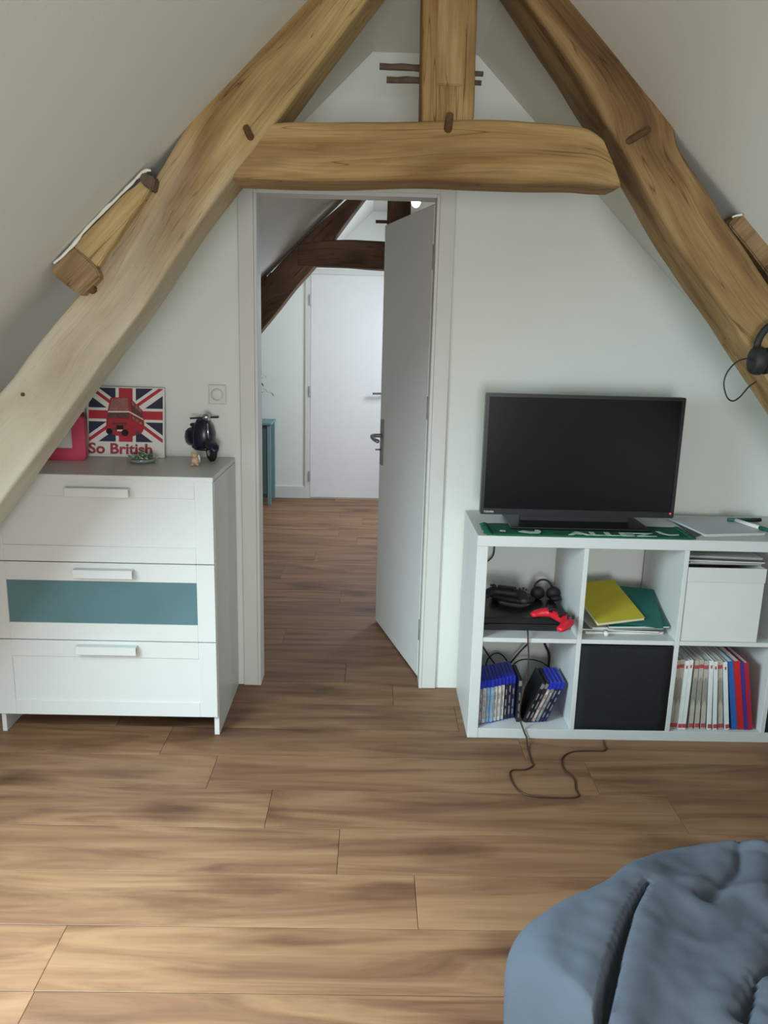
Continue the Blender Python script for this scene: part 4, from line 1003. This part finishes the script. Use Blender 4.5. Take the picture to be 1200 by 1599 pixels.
for i, (w_, m_, s_, lab) in enumerate(bk):
    new = -min(.15, max(0, (i-3)*.021)); x += (.006 if i == 4 else 0)+.272*(tl-new)*1.05
    tl = new; book(lab, x, w_, .270+.003*(i % 2), KY+.018+(.005 if m_ == 'bookgrey' else 0), tl, m_, s_, 'white volumes in the lower row'); x += w_/math.cos(tl)+.0009
x += .0115
for i, (w_, m_, hgt, lab) in enumerate([(.021, 'bind_blue', .272, 'bright blue binder leaning next to the white volumes'), (.023, 'bind_red', .273, 'bright red binder between two blue ones'), (.012, 'bind_navy', .268, 'thin violet-blue binder between two red ones'), (.017, 'bind_crimson', .268, 'crimson binder, the rightmost of the leaning ones')]):
    book(lab, x, w_, hgt, KY+.022, -.185, m_, 0, 'leaning coloured binders', 'binder'); x += w_/math.cos(.185)+.001

# ---- headphones on the right rafter
hp_ = thing('headphones', 'black over-ear headphones hanging on the right rafter', 'headphones')
cup = PY(1196, 578, 2.15); hc = PY(1222, 545, 2.15)
bm = bmesh.new(); R0 = .072
arc = []
for k in range(15):
    t = math.pi*k/14; arc.append(Vector((hc.x-.062*math.cos(t)*1.0+.0, 2.165, hc.z+R0*math.sin(t)*1.0)))
rings = tube(bm, arc, .0095, 10)
obj('headband', bm, 'matteblack', hp_, True)
for sx in (-1, 1):
    bm = bmesh.new(); cxx = hc.x+sx*.056
    lathe(bm, [(.02, -.018), (.034, -.016), (.038, -.006), (.038, .006), (.032, .014), (.02, .018)], 22, Matrix.Translation((cxx, 2.160, hc.z-.033)) @ Matrix.Rotation(math.pi/2, 4, 'Y')); obj('ear_cup', bm, 'matteblack', hp_, True)
    bm = bmesh.new(); tr_ = Matrix.Translation((cxx-sx*.021, 2.160, hc.z-.033)) @ Matrix.Rotation(math.pi/2, 4, 'Y')
    lathe(bm, [(.018, -.008), (.034, -.007), (.036, 0), (.034, .007), (.018, .008)], 22, tr_); obj('ear_pad', bm, 'tyre', hp_, True)
bm = bmesh.new(); tube(bm, smooth_path([PY(1178, 563, 2.15), PY(1166, 560, 2.15), PY(1150, 566, 2.15), PY(1136, 582, 2.15), PY(1131, 600, 2.15), PY(1136, 620, 2.15), PY(1145, 626, 2.15), PY(1156, 620, 2.15), PY(1170, 604, 2.15), PY(1182, 596, 2.15)], 6), .0022, 6); obj('cable', bm, 'cable', hp_, True)
nb = hc+Vector((0, 0, R0-.012)); bm = bmesh.new(); tube(bm, [(nb.x, 2.14, nb.z), (nb.x, 2.21, nb.z)], .004, 8); tag(obj('nail', bm, 'metal'), 'steel nail in the right rafter holding the headphones', 'nail')

# ---- bed with duvet
bed = thing('bed', 'low bed in the near right corner under a blue-grey duvet', 'bed')
box('mattress', .45, XKR-.05, -1.0, 1.12, .12, .31, 'paper', bed, .03)
box('bed_base', .47, XKR-.07, -.98, 1.10, .02, .12, 'beam_grey', bed, .004)
out = [(.46, -1.0), (.43, -.4), (.40, .2), (.455, .6), (.42, .85), (.362, 1.0), (.314, 1.09), (.275, 1.170), (.268, 1.225), (.292, 1.285), (.375, 1.352), (.475, 1.41), (.555, 1.475), (.665, 1.522), (.78, 1.535), (.9, 1.54), (1.1, 1.53), (1.3, 1.51), (1.55, 1.49), (1.8, 1.48), (2.02, 1.47)]
OP = smooth_path([(x, y, 0) for x, y in out], 22)
def seg_d(p, P):
    best = (9, 0, 0); n = len(P)-1
    for i in range(n):
        a = Vector(P[i]); b = Vector(P[i+1]); ab = b-a; t = max(0, min(1, (p-a).dot(ab)/ab.length_squared)); c = a+ab*t
        d = (p-c).length
        if d < best[0]: best = (d, (i+t)/n, 1 if ab.x*(p.y-a.y)-ab.y*(p.x-a.x) > 0 else -1)
    return best
FOLDS = [([(.36, .86), (.385, 1.035), (.45, 1.165), (.502, 1.258), (.558, 1.335)], .013, .065, .35),
         ([(.72, 1.0), (.70, 1.12), (.76, 1.20), (.86, 1.23)], .012, .030, .2), ([(.60, 1.02), (.66, 1.10), (.74, 1.14)], .010, .028, .2), ([(.80, 1.30), (.86, 1.40), (.88, 1.49)], .014, .02, .2),
         ([(.66, 1.30), (.76, 1.38), (.80, 1.47)], .016, .012, .2)]
ctr = Vector((1.3, .25, 0)); NT = 170; bm = bmesh.new(); G = []
def fold_z(p):
    z = .016*noise.noise(Vector((p.x*3.2, p.y*3.2, 1))) + .006*noise.noise(Vector((p.x*8, p.y*5, 4)))
    rdg = 1-abs(noise.noise(Vector((p.x*5+p.y*3, p.y*4-p.x*4, 9)))); z += .010*max(0, rdg-.8)/.2*max(0, min(1, (p.x-.5)/.3))
    z += .0025*noise.noise(Vector((p.x*30, p.y*30, 2)))
    for P, w_, dp, tp in FOLDS:
        d, t, sgn = seg_d(Vector((p.x, p.y)), P)
        if d < .15:
            ww = w_*(1-.75*t); z -= dp*(1-.6*t)*math.exp(-(d/ww)**4) * (1 if t < .995 else .4)
            z += .012*math.exp(-((d-.035)/.03)**2)*(1-t*.6)
    return z
for i, p in enumerate(OP):
    col = []; L_ = (ctr-p).length; dr_ = (ctr-p).normalized()
    for j in range(NT+1):
        if j < 14:
            f_ = j/14; q = p+dr_*(.012*(1-f_)); z = .015+.26*f_; wv = .012*noise.noise(Vector((i*.06, f_*1.2, 3)))*(1-f_)
            q = q + dr_*wv; col.append(bm.verts.new((q.x, q.y, z)))
        else:
            f_ = (j-14)/(NT-14); d = L_*(f_**1.35)*.995; q = p+dr_*d; e = min(1, d/.10)
            hgt = .275+.125*math.sqrt(max(0, 1-(1-e)**2)); z = hgt+fold_z(q)*min(1, d/.06)
            col.append(bm.verts.new((q.x, q.y, z)))
    G.append(col)
for a, b in zip(G, G[1:]):
    for j in range(NT): bm.faces.new((a[j], b[j], b[j+1], a[j+1]))
dv_ = obj('duvet', bm, 'duvet', None, True); tag(dv_, 'rumpled blue-grey duvet hanging over the near corner of the low bed', 'duvet')

# ---- far room: teal bedside cabinet and plant
tc_ = thing('bedside_cabinet', 'small teal cabinet in the far room, half hidden by the left door jamb', 'cabinet')
fr_ = PZ(425, 786, 0); zt2 = PY(425, 659, fr_.y).z; x1_, x0_, y0_, y1_ = fr_.x, fr_.x-.40, fr_.y, min(fr_.y+.30, YF-.014)
y0_ = y1_-.30 if fr_.y+.30 > y1_ else y0_
box('top_panel', x0_-.01, x1_+.008, y0_-.01, y1_, zt2-.02, zt2, 'tealpaint', tc_, .003)
for xa in (x0_, x1_-.03):
    for ya in (y0_, y1_-.03): box('leg', xa, xa+.03, ya, ya+.03, 0, zt2-.0205, 'tealpaint', tc_, .002)
box('body', x0_+.0305, x1_-.0305, y0_+.012, y1_-.005, .06, zt2-.021, 'tealdark', tc_, .002)
box('door', x0_+.034, x1_-.034, y0_+.002, y0_+.0115, .09, zt2-.05, 'tealdark', tc_, .003)
pt = thing('potted_plant', 'small potted plant with narrow leaves on the teal cabinet', 'plant', (x1_-.17, (y0_+y1_)/2, zt2+.0005))
bm = bmesh.new(); lathe(bm, [(.045, 0), (.06, .10), (.064, .105), (.064, .12), (.056, .12), (.052, .10)], 20); obj('pot', bm, 'terracotta', pt, True)
bm = bmesh.new(); rr = random.Random(5)
for i in range(16):
    a = i*2.4; out_ = rr.uniform(.10, .21); hh_ = rr.uniform(.22, .40); p0 = Vector((0, 0, .1)); p3 = Vector((math.cos(a)*out_, math.sin(a)*out_, hh_)); p2 = Vector((math.cos(a)*out_*.4, math.sin(a)*out_*.4, hh_*.95))
    sd = Vector((-math.sin(a), math.cos(a), 0)); pts = smooth_path([p0, p2, p3, p3+Vector((math.cos(a)*.03, math.sin(a)*.03, -.03))], 4); n = len(pts); A_ = []; B_ = []
    for k, p in enumerate(pts): w_ = .011*math.sin(math.pi*min(1, (k+.3)/n)); A_.append(bm.verts.new(p+sd*w_)); B_.append(bm.verts.new(p-sd*w_+Vector((0, 0, .002))))
    for k in range(n-1): bm.faces.new((A_[k], A_[k+1], B_[k+1], B_[k]))
    if i == 0: pass
o = obj('leaves', bm, 'leafdark', pt); o['kind'] = 'stuff'
